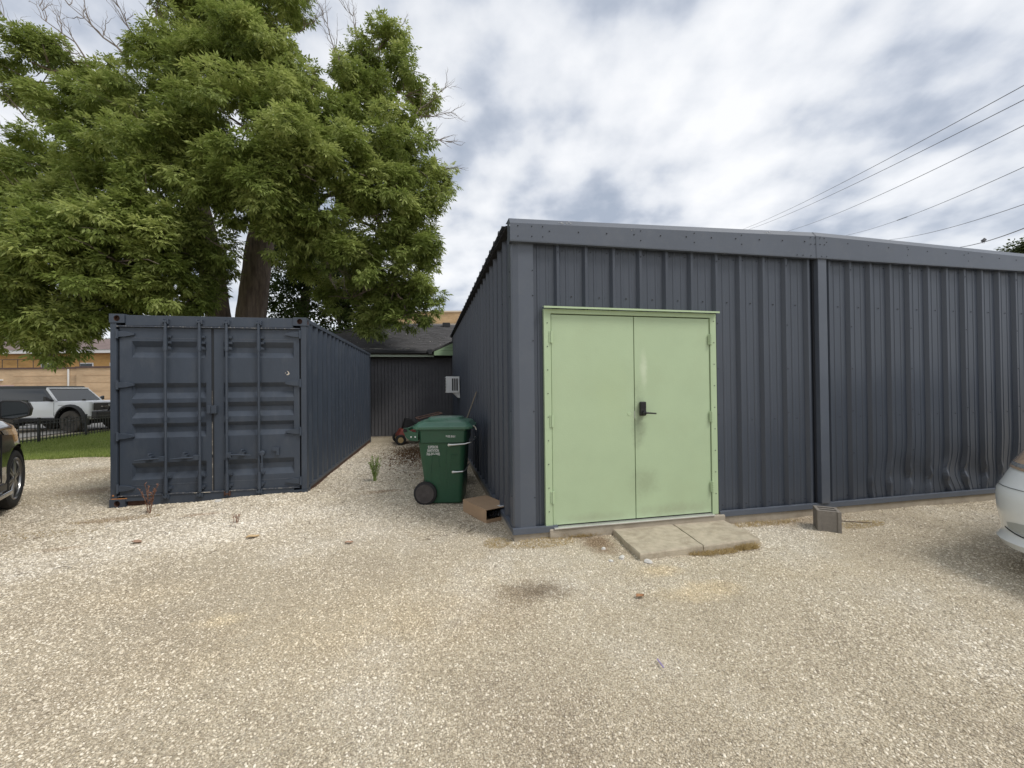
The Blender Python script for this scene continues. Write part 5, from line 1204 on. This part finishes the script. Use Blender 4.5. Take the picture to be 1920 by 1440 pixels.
mb = MB(); mb.box((-.05,-.86,.52),(.16,.86,.80)); mb.build('front_bumper', black_plastic, jeep, bevel=.03)
mb = MB(); mb.tube([(.10,-.35,.80),(.18,-.30,1.0),(.18,.30,1.0),(.10,.35,.80)], .03, 8); mb.build('bull_bar', matte_black, jeep)
# --- white van nosing in from the right edge
van = thing('parked_van', 'white van with a clouded headlight, only its front corner in view at the right edge', 'car', (3.53,-2.36,-.095), math.radians(183))
vr = [(.20,-.06,-5.0,.90),(.222,-.01,-5.02,.955),(.272,.012,-5.03,.976),(.300,-.008,-5.03,.968),(.33,-.022,-5.03,.964),(.37,-.026,-5.03,.966),(.43,-.016,-5.03,.974),(.50,-.006,-5.04,.982),(.60,-.0,-5.05,.985),(.665,-.008,-5.05,.982),(.70,-.03,-5.05,.970),(.74,-.055,-5.05,.96),(.80,-.09,-5.04,.945),(.88,-.15,-5.04,.925),(.96,-.24,-5.03,.905),(1.02,-.38,-5.02,.88),(1.08,-.68,-5.01,.85),(1.11,-1.0,-5.0,.83)]
vs_ = Shell(vr, cf=.48, cr=.2, bow=.20)
vb = vs_.mesh().build('body', car_white, van)
boolean_cut(vb, [arch_cut(x,y0,y1,.40,.34) for x in (-.98,-4.0) for y0,y1 in ((.62,1.2),(-1.2,-.62))])
Shell([(1.10,-1.02,-4.98,.85),(1.35,-1.55,-4.95,.82),(1.60,-2.05,-4.88,.76),(1.70,-2.3,-4.8,.70)], cf=.25, cr=.15, bow=.15).mesh().build('cabin_glass', glass_dark, van, smooth=30)
Shell([(1.66,-2.2,-4.86,.735),(1.74,-2.35,-4.8,.68),(1.77,-2.8,-4.6,.55)], cf=.25, cr=.15, bow=.15).mesh().build('roof', car_white, van, smooth=30)
for sd in (-1,1):
    for x in (-.98,-4.0): wheel(van, x, sd*.93, .33, .22, sd); liner(van, x, .34, .39, sd*.64, sd*.93)
    hl = vs_.patch(9.0,20.5,lambda t:.805+.035*t,lambda t:.975+.02*math.sin(t*3),sd,.010,14,5).build('headlight', lens_amber, van, smooth=60)
    vs_.patch(9.6,17.5,lambda t:.82+.03*t,lambda t:.87,sd,.013,10,3).build('lamp_reflector', lens_clear, hl, smooth=60)
    fg = vs_.patch(9.5,15.5,lambda t:.335+.04*abs(2*t-1)**2,lambda t:.445-.03*abs(2*t-1)**2,sd,.003,12,4).build('fog_lamp_cover', mat('pale_grey_plastic',(.42,.44,.43),.5), van, smooth=60)
    vs_.patch(9.1,15.9,lambda t:.322+.04*abs(2*t-1)**2,lambda t:.333+.04*abs(2*t-1)**2,sd,.005,12,1).build('cover_seam', matte_black, fg)
    vs_.patch(.2,8.2,lambda t:.30,lambda t:.44-.05*t,sd,.004,10,4).build('lower_grille', black_plastic, van, smooth=60)
    for q in range(3): vs_.patch(.3,7.8,lambda t,q=q:.325+.035*q,lambda t,q=q:.335+.035*q,sd,.014,10,1).build('grille_bar', car_white, van)
    mb = vs_.patch(8.3,9.3,lambda t:.27,lambda t:.46,sd,.012,3,6); mb.build('bumper_fin', car_white, van, smooth=60)
    vs_.patch(5,24,lambda t:.684+.010*t,lambda t:.689+.010*t,sd,.005,40,1).build('bumper_seam', mat('seam_shadow',(.12,.13,.13),.6), van)
    mb = MB(); mb.tube([(-1.30,sd*.84,1.12),(-2.05,sd*.77,1.60)], .035, 8); mb.build('pillar', car_white, van)
# ------------------------------------------------------------------ trees
def crown(name, lobes, seed, mat_, parent, L_=.118, Wf=.36, per=13, leaves=60, droop=.42, nl=5, sub=.30, split=False):
    r = np.random.default_rng(seed); C_ = []; D_ = []; T_ = []; S_ = []
    if split:
        fine_ = []
        for (x,y,z,R_) in lobes:
            if R_ < .6: fine_.append((x,y,z,R_)); continue
            k = 7 if R_ > 1 else 4; fine_.append((x, y, z, R_*.55))
            for _ in range(k):
                d = r.normal(size=3); d /= np.linalg.norm(d); q = R_*r.uniform(.48,.76); fine_.append((x+d[0]*q, y+d[1]*q, z+d[2]*q*.9, R_*r.uniform(.34,.50)))
        lobes = fine_
    for (x,y,z,R_) in lobes:
        n = max(5, int(per*R_*R_+3)); d = r.normal(size=(n,3)); d /= np.linalg.norm(d,axis=1)[:,None]
        d[:,2] = np.where(r.uniform(size=n) < .3, np.abs(d[:,2]), d[:,2])
        rad = .90*R_*r.uniform(.35,1.0,n)**.45; c = np.array([x,y,z])+d*rad[:,None]*np.array([1,1,.88])
        C_.append(c); D_.append(d); S_.append(np.full(n, sub*(.55+.45*R_))*r.uniform(.65,1.25,n)); T_.append(r.uniform(.0,.38)+.25*r.uniform(0,1,n)+.12*(d[:,2]>0))  # upper clumps tinted paler: light from above put into the leaf colour
    C_ = np.concatenate(C_); D_ = np.concatenate(D_); S_ = np.concatenate(S_); T_ = np.concatenate(T_)
    m_ = np.maximum(8, (leaves*(S_/sub)**2*r.uniform(.7,1.3,len(S_))).astype(int)); I = np.repeat(np.arange(len(C_)), m_); n = len(I)
    e = r.normal(size=(n,3)); e /= np.linalg.norm(e,axis=1)[:,None]
    P = C_[I]+e*(S_[I]*r.uniform(.2,1,n)**.5)[:,None]*np.array([1,1,.62])
    out = D_[I]*.55+e*.6; out[:,2] -= droop; out += r.normal(size=(n,3))*.28; out /= np.linalg.norm(out,axis=1)[:,None]
    sd = np.cross(out, np.array([0,0,1.])); sd /= np.maximum(np.linalg.norm(sd,axis=1),1e-6)[:,None]
    sd = sd+r.normal(size=(n,3))*.25; sd /= np.linalg.norm(sd,axis=1)[:,None]
    sc = L_*r.uniform(.7,1.25,n)
    V = []; tint = []
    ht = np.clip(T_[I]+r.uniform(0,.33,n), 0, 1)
    for k in range(nl):
        if k == 0: base = P+out*(sc*1.05)[:,None]; dr = out.copy()
        else:
            s_ = 1 if k % 2 else -1; q = (k+1)//2; base = P+out*(sc*(.35+.42*(q-1)))[:,None]; dr = out*.62+sd*s_*.8
        dr = dr+r.normal(size=(n,3))*.13; dr[:,2] -= .12; dr /= np.linalg.norm(dr,axis=1)[:,None]
        up = np.cross(sd, out); wd = np.cross(dr, up+r.normal(size=(n,3))*.35); wd /= np.maximum(np.linalg.norm(wd,axis=1),1e-6)[:,None]
        ll = sc*r.uniform(.8,1.15,n); w_ = ll*Wf*.5
        tip = base+dr*ll[:,None]; tip[:,2] -= ll*.10
        mid = base+dr*(ll*.45)[:,None]
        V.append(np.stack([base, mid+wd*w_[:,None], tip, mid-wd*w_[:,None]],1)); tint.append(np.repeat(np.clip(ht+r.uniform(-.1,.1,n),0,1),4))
    V = np.concatenate(V).reshape(-1,3); f = np.arange(len(V))
    return npmesh(name, V, f, 4, mat_, parent=parent, kind='stuff', attr=np.concatenate(tint)), C_
def limb_path(a, b, r, k=5, sag=.5):
    a, b = Vector(a), Vector(b); L_ = (b-a).length; P = [a]
    for i in range(1,k):
        t = i/k; p = a.lerp(b,t); p.z += sag*math.sin(math.pi*t)*L_*.12; p += Vector((r.uniform(-1,1),r.uniform(-1,1),r.uniform(-1,1)))*L_*.045; P.append(p)
    P.append(b); return P
def bare(mb, a, b, r, rad=.02, depth=0):
    P = limb_path(a,b,r,5,.2); n = len(P); mb.tube(P, [rad*(1-.75*i/(n-1)) for i in range(n)], 5 if depth == 0 else 4, cap=False)
    if depth >= 2: return
    L_ = (Vector(b)-Vector(a)).length; d = (Vector(b)-Vector(a)).normalized()
    for i in range(1, n):
        for _ in range(2 if depth == 0 else 1):
            q = (d+Vector((r.uniform(-1,1),r.uniform(-1,1),r.uniform(-.6,1)))*.75).normalized(); bare(mb, P[i], P[i]+q*L_*r.uniform(.25,.5), r, rad*.45, depth+1)
_CNT = []
def tree_limbs(mb, trunk_top, lobes, r, r0=.11):
    """branches from a few forks along the trunk to every foliage mass"""
    forks = [Vector(f) for f in trunk_top]
    for (x,y,z,R_) in lobes:
        c = Vector((x,y,z)); cand = [f for f in forks if f.z < z+1.5] or forks
        f = min(cand, key=lambda f: (f-c).length+max(0,f.z-z)*1.5)
        L_ = (c-f).length; P = limb_path(f, c, r, 6, .8 if z > f.z else .3); n = len(P)
        ra = min(.13, .018*L_+.02); mb.tube(P, [ra*(1-.78*i/(n-1)) for i in range(n)], 7)
        if R_ > .6 and L_ > 1.5: forks.append(P[3])
        for _ in range(5):
            q = Vector((r.gauss(0,1),r.gauss(0,1),r.gauss(0,.8))).normalized(); P2 = limb_path(P[-2], c+q*R_*.85, r, 3, .2); mb.tube(P2, [.022,.016,.010,.005], 4, cap=False)
A_LOBES=[(-5.46,8.70,10.79,1.65),(-5.38,10.19,13.36,1.19),(-6.88,10.51,13.21,1.70),(-4.43,7.99,9.08,1.29),(-3.84,8.88,9.14,1.18),(-2.68,9.13,10.26,1.14),(-2.40,9.57,12.05,0.82),(-1.85,9.45,12.64,0.68),(-1.33,9.35,11.62,0.71),(-3.24,10.26,12.21,0.74),(-1.00,9.29,10.68,0.76),(-2.31,8.56,8.80,1.33),(-0.43,8.68,8.03,0.56),(-1.39,8.37,8.01,1.18),(-3.04,7.71,7.19,1.44),(-4.25,6.95,6.82,1.44),(-5.62,7.73,8.33,1.51),(-4.18,7.96,5.77,1.15),(-2.91,7.70,5.61,1.37),(-1.68,7.94,6.39,1.35),(-0.79,8.26,6.83,0.71),(-1.34,8.39,5.34,1.10),(-0.80,8.27,5.50,0.60),(-2.32,9.11,4.86,1.14),(-1.04,8.33,4.24,0.63),(-0.77,8.28,3.69,0.44),(-5.90,7.81,6.83,1.37),(-6.03,10.31,15.24,1.53),(-7.53,10.63,15.42,1.87),(-6.94,9.02,10.35,1.50),(-1.91,8.73,3.66,0.64),(-1.20,8.38,3.46,0.55),(-2.59,9.28,3.58,0.74),(-3.43,9.66,4.29,0.84),(-1.67,8.77,4.48,0.88),(-4.18,9.61,5.24,0.91),(-3.73,6.83,7.20,1.18),(-5.19,7.56,6.36,0.84),(-4.29,8.46,10.17,0.90),(-2.20,7.53,7.04,1.15)]
B_LOBES=[(-12.18,10.64,11.19,0.94),(-11.77,11.06,11.83,0.69),(-9.96,10.17,10.46,0.97),(-7.96,9.74,11.38,1.22),(-8.57,9.38,9.02,1.43),(-11.05,10.41,9.69,1.41),(-12.57,10.72,10.64,0.63),(-11.15,9.94,7.69,1.05),(-9.23,9.02,7.26,1.51),(-7.23,8.09,7.53,1.44),(-7.20,7.58,5.93,1.31),(-8.73,7.91,5.56,1.37),(-10.74,8.85,6.06,1.30),(-12.75,10.79,7.66,0.94),(-10.05,7.70,4.13,1.06),(-8.84,7.44,3.99,1.30),(-7.50,7.15,4.35,1.30),(-6.85,8.03,5.05,1.10),(-9.82,7.66,3.01,0.62),(-9.03,7.49,2.88,0.68),(-9.38,7.57,2.23,0.32),(-8.69,7.92,3.33,0.63),(-7.85,8.76,3.94,0.72),(-8.47,8.39,3.70,0.75),(-6.48,8.26,4.16,0.64),(-13.57,10.45,8.02,1.50),(-12.62,9.26,4.98,1.51),(-12.21,8.67,3.24,1.18),(-7.92,10.22,13.91,1.14),(-9.81,7.65,3.63,0.87),(-10.40,7.88,3.47,0.75),(-6.65,8.10,3.77,0.44),(-10.79,8.17,2.68,0.51),(-6.99,8.18,3.43,0.28),(-6.34,7.71,5.38,0.94),(-7.70,7.49,5.34,1.15),(-9.29,7.63,4.78,1.13),(-10.78,8.35,5.32,0.92),(-7.21,7.59,5.02,1.05),(-8.77,7.63,3.28,0.63)]
C_LOBES=[(-5.69,13.39,6.27,1.25),(-4.47,13.14,5.63,1.46),(-3.25,12.89,4.78,1.15),(-4.76,12.70,4.29,1.11),(-6.11,13.50,4.81,1.05),(-3.58,12.45,4.08,0.77),(-4.15,13.57,7.05,1.29),(-5.98,14.46,8.13,1.33),(-2.83,12.79,5.41,0.94),(-6.86,14.66,6.59,0.89),(-2.43,12.71,4.98,0.63),(-4.07,12.05,3.80,0.59)]

def trunk(name, pts, rads, parent, seed):
    r = random.Random(seed); n = 22; mb = MB(); P = []; Rr = []
    pts = [Vector(p) for p in pts]
    for i in range(len(pts)-1):
        for k in range(8): t = k/8; P.append(pts[i].lerp(pts[i+1],t)); Rr.append(rads[i]+(rads[i+1]-rads[i])*t)
    P.append(pts[-1]); Rr.append(rads[-1]); vs = []
    ph = [r.uniform(0,6) for _ in range(6)]
    for i, p in enumerate(P):
        for k in range(n):
            a = 2*math.pi*k/n; q = Rr[i]*(1+.10*math.sin(a*3+ph[0]+i*.12)+.06*math.sin(a*5+ph[1]-i*.2)+.045*math.sin(a*11+ph[2]+i*.33)+.03*r.uniform(-1,1)); vs.append((p.x+q*math.cos(a), p.y+q*math.sin(a), p.z))
    mb.add(vs, [(i*n+k,i*n+(k+1)%n,(i+1)*n+(k+1)%n,(i+1)*n+k) for i in range(len(P)-1) for k in range(n)]); return mb.build(name, bark, parent, smooth=60)
tA = thing('ash_tree', 'big leafy tree with the thicker right hand trunk rising behind the container', 'tree', (-6.5,11.05,-.1))
off = lambda p, o: (p[0]-o[0], p[1]-o[1], p[2]-o[2])
OA = (-6.5,11.05,-.1)
trunk('trunk', [off(p,OA) for p in ((-6.50,11.05,-.15),(-6.50,11.03,3.9),(-6.25,10.95,5.6),(-6.02,10.9,6.9),(-5.85,10.7,8.6),(-5.9,10.4,10.6),(-6.1,10.2,12.4))], [.62,.42,.37,.38,.24,.17,.08], tA, 1)
trunk('fork_limb', [off(p,OA) for p in ((-6.1,10.9,6.2),(-5.5,10.6,7.2),(-4.6,10.2,8.4),(-3.7,9.9,9.8),(-3.0,9.7,11.2))], [.26,.22,.16,.11,.06], tA, 5)
LA = [(x-OA[0],y-OA[1],z-OA[2],R_) for x,y,z,R_ in A_LOBES]
rA = random.Random(11); mb = MB(); tree_limbs(mb, [off(p,OA) for p in ((-6.02,10.9,6.9),(-5.85,10.7,8.6),(-5.9,10.4,10.6),(-4.6,10.2,8.4),(-3.7,9.9,9.8),(-5.5,10.6,7.2))], LA, rA)
bare_pairs_A = [((-6.06,10.71,6.51),(-3.98,9.44,7.17),.12),((-3.98,9.44,7.17),(-2.93,8.7,7.71),.08),((-1.64,8.82,8.96),(-2.34,8.78,8.29),.06),((-3.57,7.71,8.0),(-2.84,7.36,7.18),.05)]
for a, b, q in bare_pairs_A: mb.tube([off(p,OA) for p in limb_path(a,b,rA,5,.2)], [q,q*.9,q*.8,q*.7,q*.6,q*.5], 8)
mb.build('limbs', bark, tA, smooth=60, kind='stuff', recalc=False)
mb = MB()
for a, b, q in (((-1.24,8.84,9.67),(-.04,8.58,9.9),.022),((-1.24,8.64,8.98),(-.22,8.42,8.89),.03),((-1.08,8.8,9.83),(-.2,8.6,10.64),.018),((-3.4,9.79,11.64),(-3.97,9.89,13.34),.024),((-2.57,9.61,11.97),(-3.22,9.73,13.51),.022),((-4.72,10.06,12.84),(-4.06,9.91,13.35),.018),((-.46,8.58,8.06),(.21,8.44,8.13),.014),((-2.07,9.5,12.48),(-1.48,9.37,13.06),.014),((-3.45,7.82,5.18),(-3.37,7.8,4.46),.02),((-3.2,7.7,5.2),(-3.0,7.8,4.3),.014)): bare(mb, off(a,OA), off(b,OA), rA, q)
mb.build('bare_twigs', twig_mat, tA, kind='stuff', recalc=False)
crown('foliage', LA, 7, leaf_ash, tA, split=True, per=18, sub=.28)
OB = (-7.62,11.35,-.1)
tB = thing('ash_tree', 'wide leafy tree with the thinner left hand trunk, hanging low over the lawn', 'tree', OB)
trunk('trunk', [off(p,OB) for p in ((-7.62,11.35,-.15),(-7.60,11.30,3.9),(-7.80,11.30,5.8),(-8.05,11.1,7.6),(-8.3,10.8,9.6),(-8.4,10.6,11.8))], [.52,.36,.33,.26,.18,.09], tB, 2)
trunk('fork_limb', [off(p,OB) for p in ((-7.75,11.3,5.2),(-8.5,11.0,5.0),(-9.2,10.5,4.6),(-9.7,9.6,4.4),(-9.9,8.6,4.3))], [.20,.17,.14,.11,.07], tB, 6)
LB = [(x-OB[0],y-OB[1],z-OB[2],R_) for x,y,z,R_ in B_LOBES]
rB = random.Random(12); mb = MB(); tree_limbs(mb, [off(p,OB) for p in ((-7.80,11.3,5.8),(-8.05,11.1,7.6),(-8.3,10.8,9.6),(-9.7,9.6,4.4),(-8.5,11.0,5.0))], LB, rB)
for a, b, q in (((-8.13,9.28,8.86),(-9.97,10.17,10.38),.07),((-8.2,9.6,7.6),(-8.13,9.28,8.86),.09)): mb.tube([off(p,OB) for p in limb_path(a,b,rB,5,.2)], [q,q*.9,q*.8,q*.7,q*.6,q*.5], 8)
mb.build('limbs', bark, tB, smooth=60, kind='stuff', recalc=False)
mb = MB()
for a, b, q in (((-9.35,10.03,11.24),(-11.02,10.37,12.82),.032),((-8.88,9.93,11.39),(-9.79,10.11,12.96),.028),((-8.12,9.77,11.38),(-8.72,9.88,12.95),.026),((-12.12,10.64,9.38),(-13.04,10.83,10.18),.022),((-11.37,9.98,8.15),(-12.54,10.22,8.76),.022),((-12.11,10.62,11.26),(-13.02,10.8,12.69),.022),((-10.42,10.26,10.93),(-11.79,10.54,12.67),.028)): bare(mb, off(a,OB), off(b,OB), rB, q)
mb.build('bare_twigs', twig_mat, tB, kind='stuff', recalc=False)
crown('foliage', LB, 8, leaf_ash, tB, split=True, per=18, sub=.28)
OC = (-6.3,15.4,-.1)
tC = thing('maple_tree', 'dark leaved tree standing behind the big trees, above the house roof', 'tree', OC)
trunk('trunk', [off(p,OC) for p in ((-6.3,15.4,-.15),(-6.2,15.3,3.5),(-5.8,14.8,5.5),(-5.2,14.2,7.0))], [.34,.26,.18,.08], tC, 3)
LC = [(x-OC[0],y-OC[1],z-OC[2],R_) for x,y,z,R_ in C_LOBES]
rC = random.Random(13); mb = MB(); tree_limbs(mb, [off(p,OC) for p in ((-6.2,15.3,3.5),(-5.8,14.8,5.5),(-5.2,14.2,7.0))], LC, rC, .07); mb.build('limbs', bark, tC, kind='stuff', recalc=False)
crown('foliage', LC, 9, leaf_maple, tC, L_=.15, Wf=.55, per=9, leaves=44, nl=3, droop=.35, sub=.42)
# far trees
def far_tree(x, y, h, R_, seed, label, mat_=None, L_=.5, kind='broadleaf_tree', leaves=34):
    t = thing(kind, label, 'tree', (x,y,-.1)); r = random.Random(seed)
    trunk('trunk', [(0,0,0),(.1,0,h*.4),(0,.1,h*.7)], [R_*.09,R_*.07,R_*.04], t, seed)
    lobes = [(r.uniform(-.6,.6)*R_, r.uniform(-.6,.6)*R_, h-R_*.75+r.uniform(-.6,.45)*R_, R_*r.uniform(.35,.55)) for _ in range(12)]+[(0,0,h-R_*.45,R_*.5)]
    crown('foliage', lobes, seed, mat_ or leaf_far, t, L_=L_, Wf=.5, per=10/(R_*.45)**2*.8, leaves=leaves, nl=3, sub=.45*R_*.45); return t
far_tree(85.5,37.2,22.0,4.6,21,'distant tree showing its crown over the right end of the steel building', L_=.42)
far_tree(-47,55,11,5.5,22,'distant tree behind the brown roof of the tan brick building', L_=.5)
far_tree(-60,50,12,6,23,'distant tree left of the tan brick building', L_=.5)
# ------------------------------------------------------------------ overhead wires and bird
W_ENDS = [((45.558,47.304,24.605),(22.192,7.397,13.082)),((46.324,47.141,24.518),(22.187,7.403,12.518)),((43.251,37.61,20.423),(22.179,7.415,11.514)),((39.894,28.141,16.095),(22.165,7.433,9.882)),((32.767,19.471,12.044),(22.153,7.45,8.418)),((35.21,16.919,10.773),(25.022,8.886,8.233))]
names_ = ['uppermost of the six overhead wires right of the clouds','second overhead wire from the top, just under the uppermost','third overhead wire from the top','fourth overhead wire from the top, with a splice midway','fifth overhead wire from the top','lowest and thickest overhead wire, a bird sitting on it']
for i, (a, b) in enumerate(W_ENDS):
    a, b = Vector(a), Vector(b); d = b-a; P = []
    for k in range(-8, 29):
        t = k/20; p = a+d*t; p.z -= (.35,.35,.35,.3,.2,.10)[i]*4*t*(1-t)*(1 if 0 <= t <= 1 else .6); P.append(p)
    rad = (.016,.016,.015,.013,.013,.022)[i]
    t_ = MB().tube(P, rad, 6).build('overhead_wire', wire_mat); tag(t_, names_[i], 'wire', 'overhead wires')
    if i == 3: p = a+d*.52; p.z -= .3*4*.52*.48; MB().tube([p-d.normalized()*.9, p+d.normalized()*.9], .028, 6).build('splice', wire_mat, t_)
a, b = map(Vector, W_ENDS[5]); t = .46; bp = a+(b-a)*t; bp.z -= .10*4*t*(1-t); bp.z -= .03
bd_ = thing('perched_bird', 'small dark bird perched on the lowest overhead wire', 'bird', bp, math.radians(20))
mb = MB(); mb.tube([(-.16,0,.02),(-.08,0,.07),(0,0,.12),(.08,0,.18),(.13,0,.235),(.17,0,.26),(.20,0,.255)], [.012,.06,.085,.075,.05,.045,.012], 12)
fe = mat('dark_feathers',(.06,.06,.065),.8,var=.2); mb.build('bird_body', fe, bd_, smooth=60)
mb = MB(); mb.hexa([(-.12,-.03,.02),(-.12,.03,.02),(-.34,.035,-.08),(-.34,-.035,-.08),(-.11,-.03,.035),(-.11,.03,.035),(-.34,.035,-.07),(-.34,-.035,-.07)]); mb.build('tail', fe, bd_)
for sd in (-1,1):
    mb = MB(); mb.tube([(.10,sd*.06,.20),(0,sd*.085,.13),(-.18,sd*.05,.02)], [.03,.035,.008], 6); mb.build('wing', fe, bd_)
    mb = MB(); mb.tube([(.02,sd*.03,.06),(.03,sd*.03,-.05)], .006, 4); mb.build('leg', fe, bd_)
mb = MB(); mb.tube([(.195,0,.255),(.24,0,.245)], [.012,.002], 6); mb.build('beak', mat('beak',(.12,.10,.06),.5), bd_)
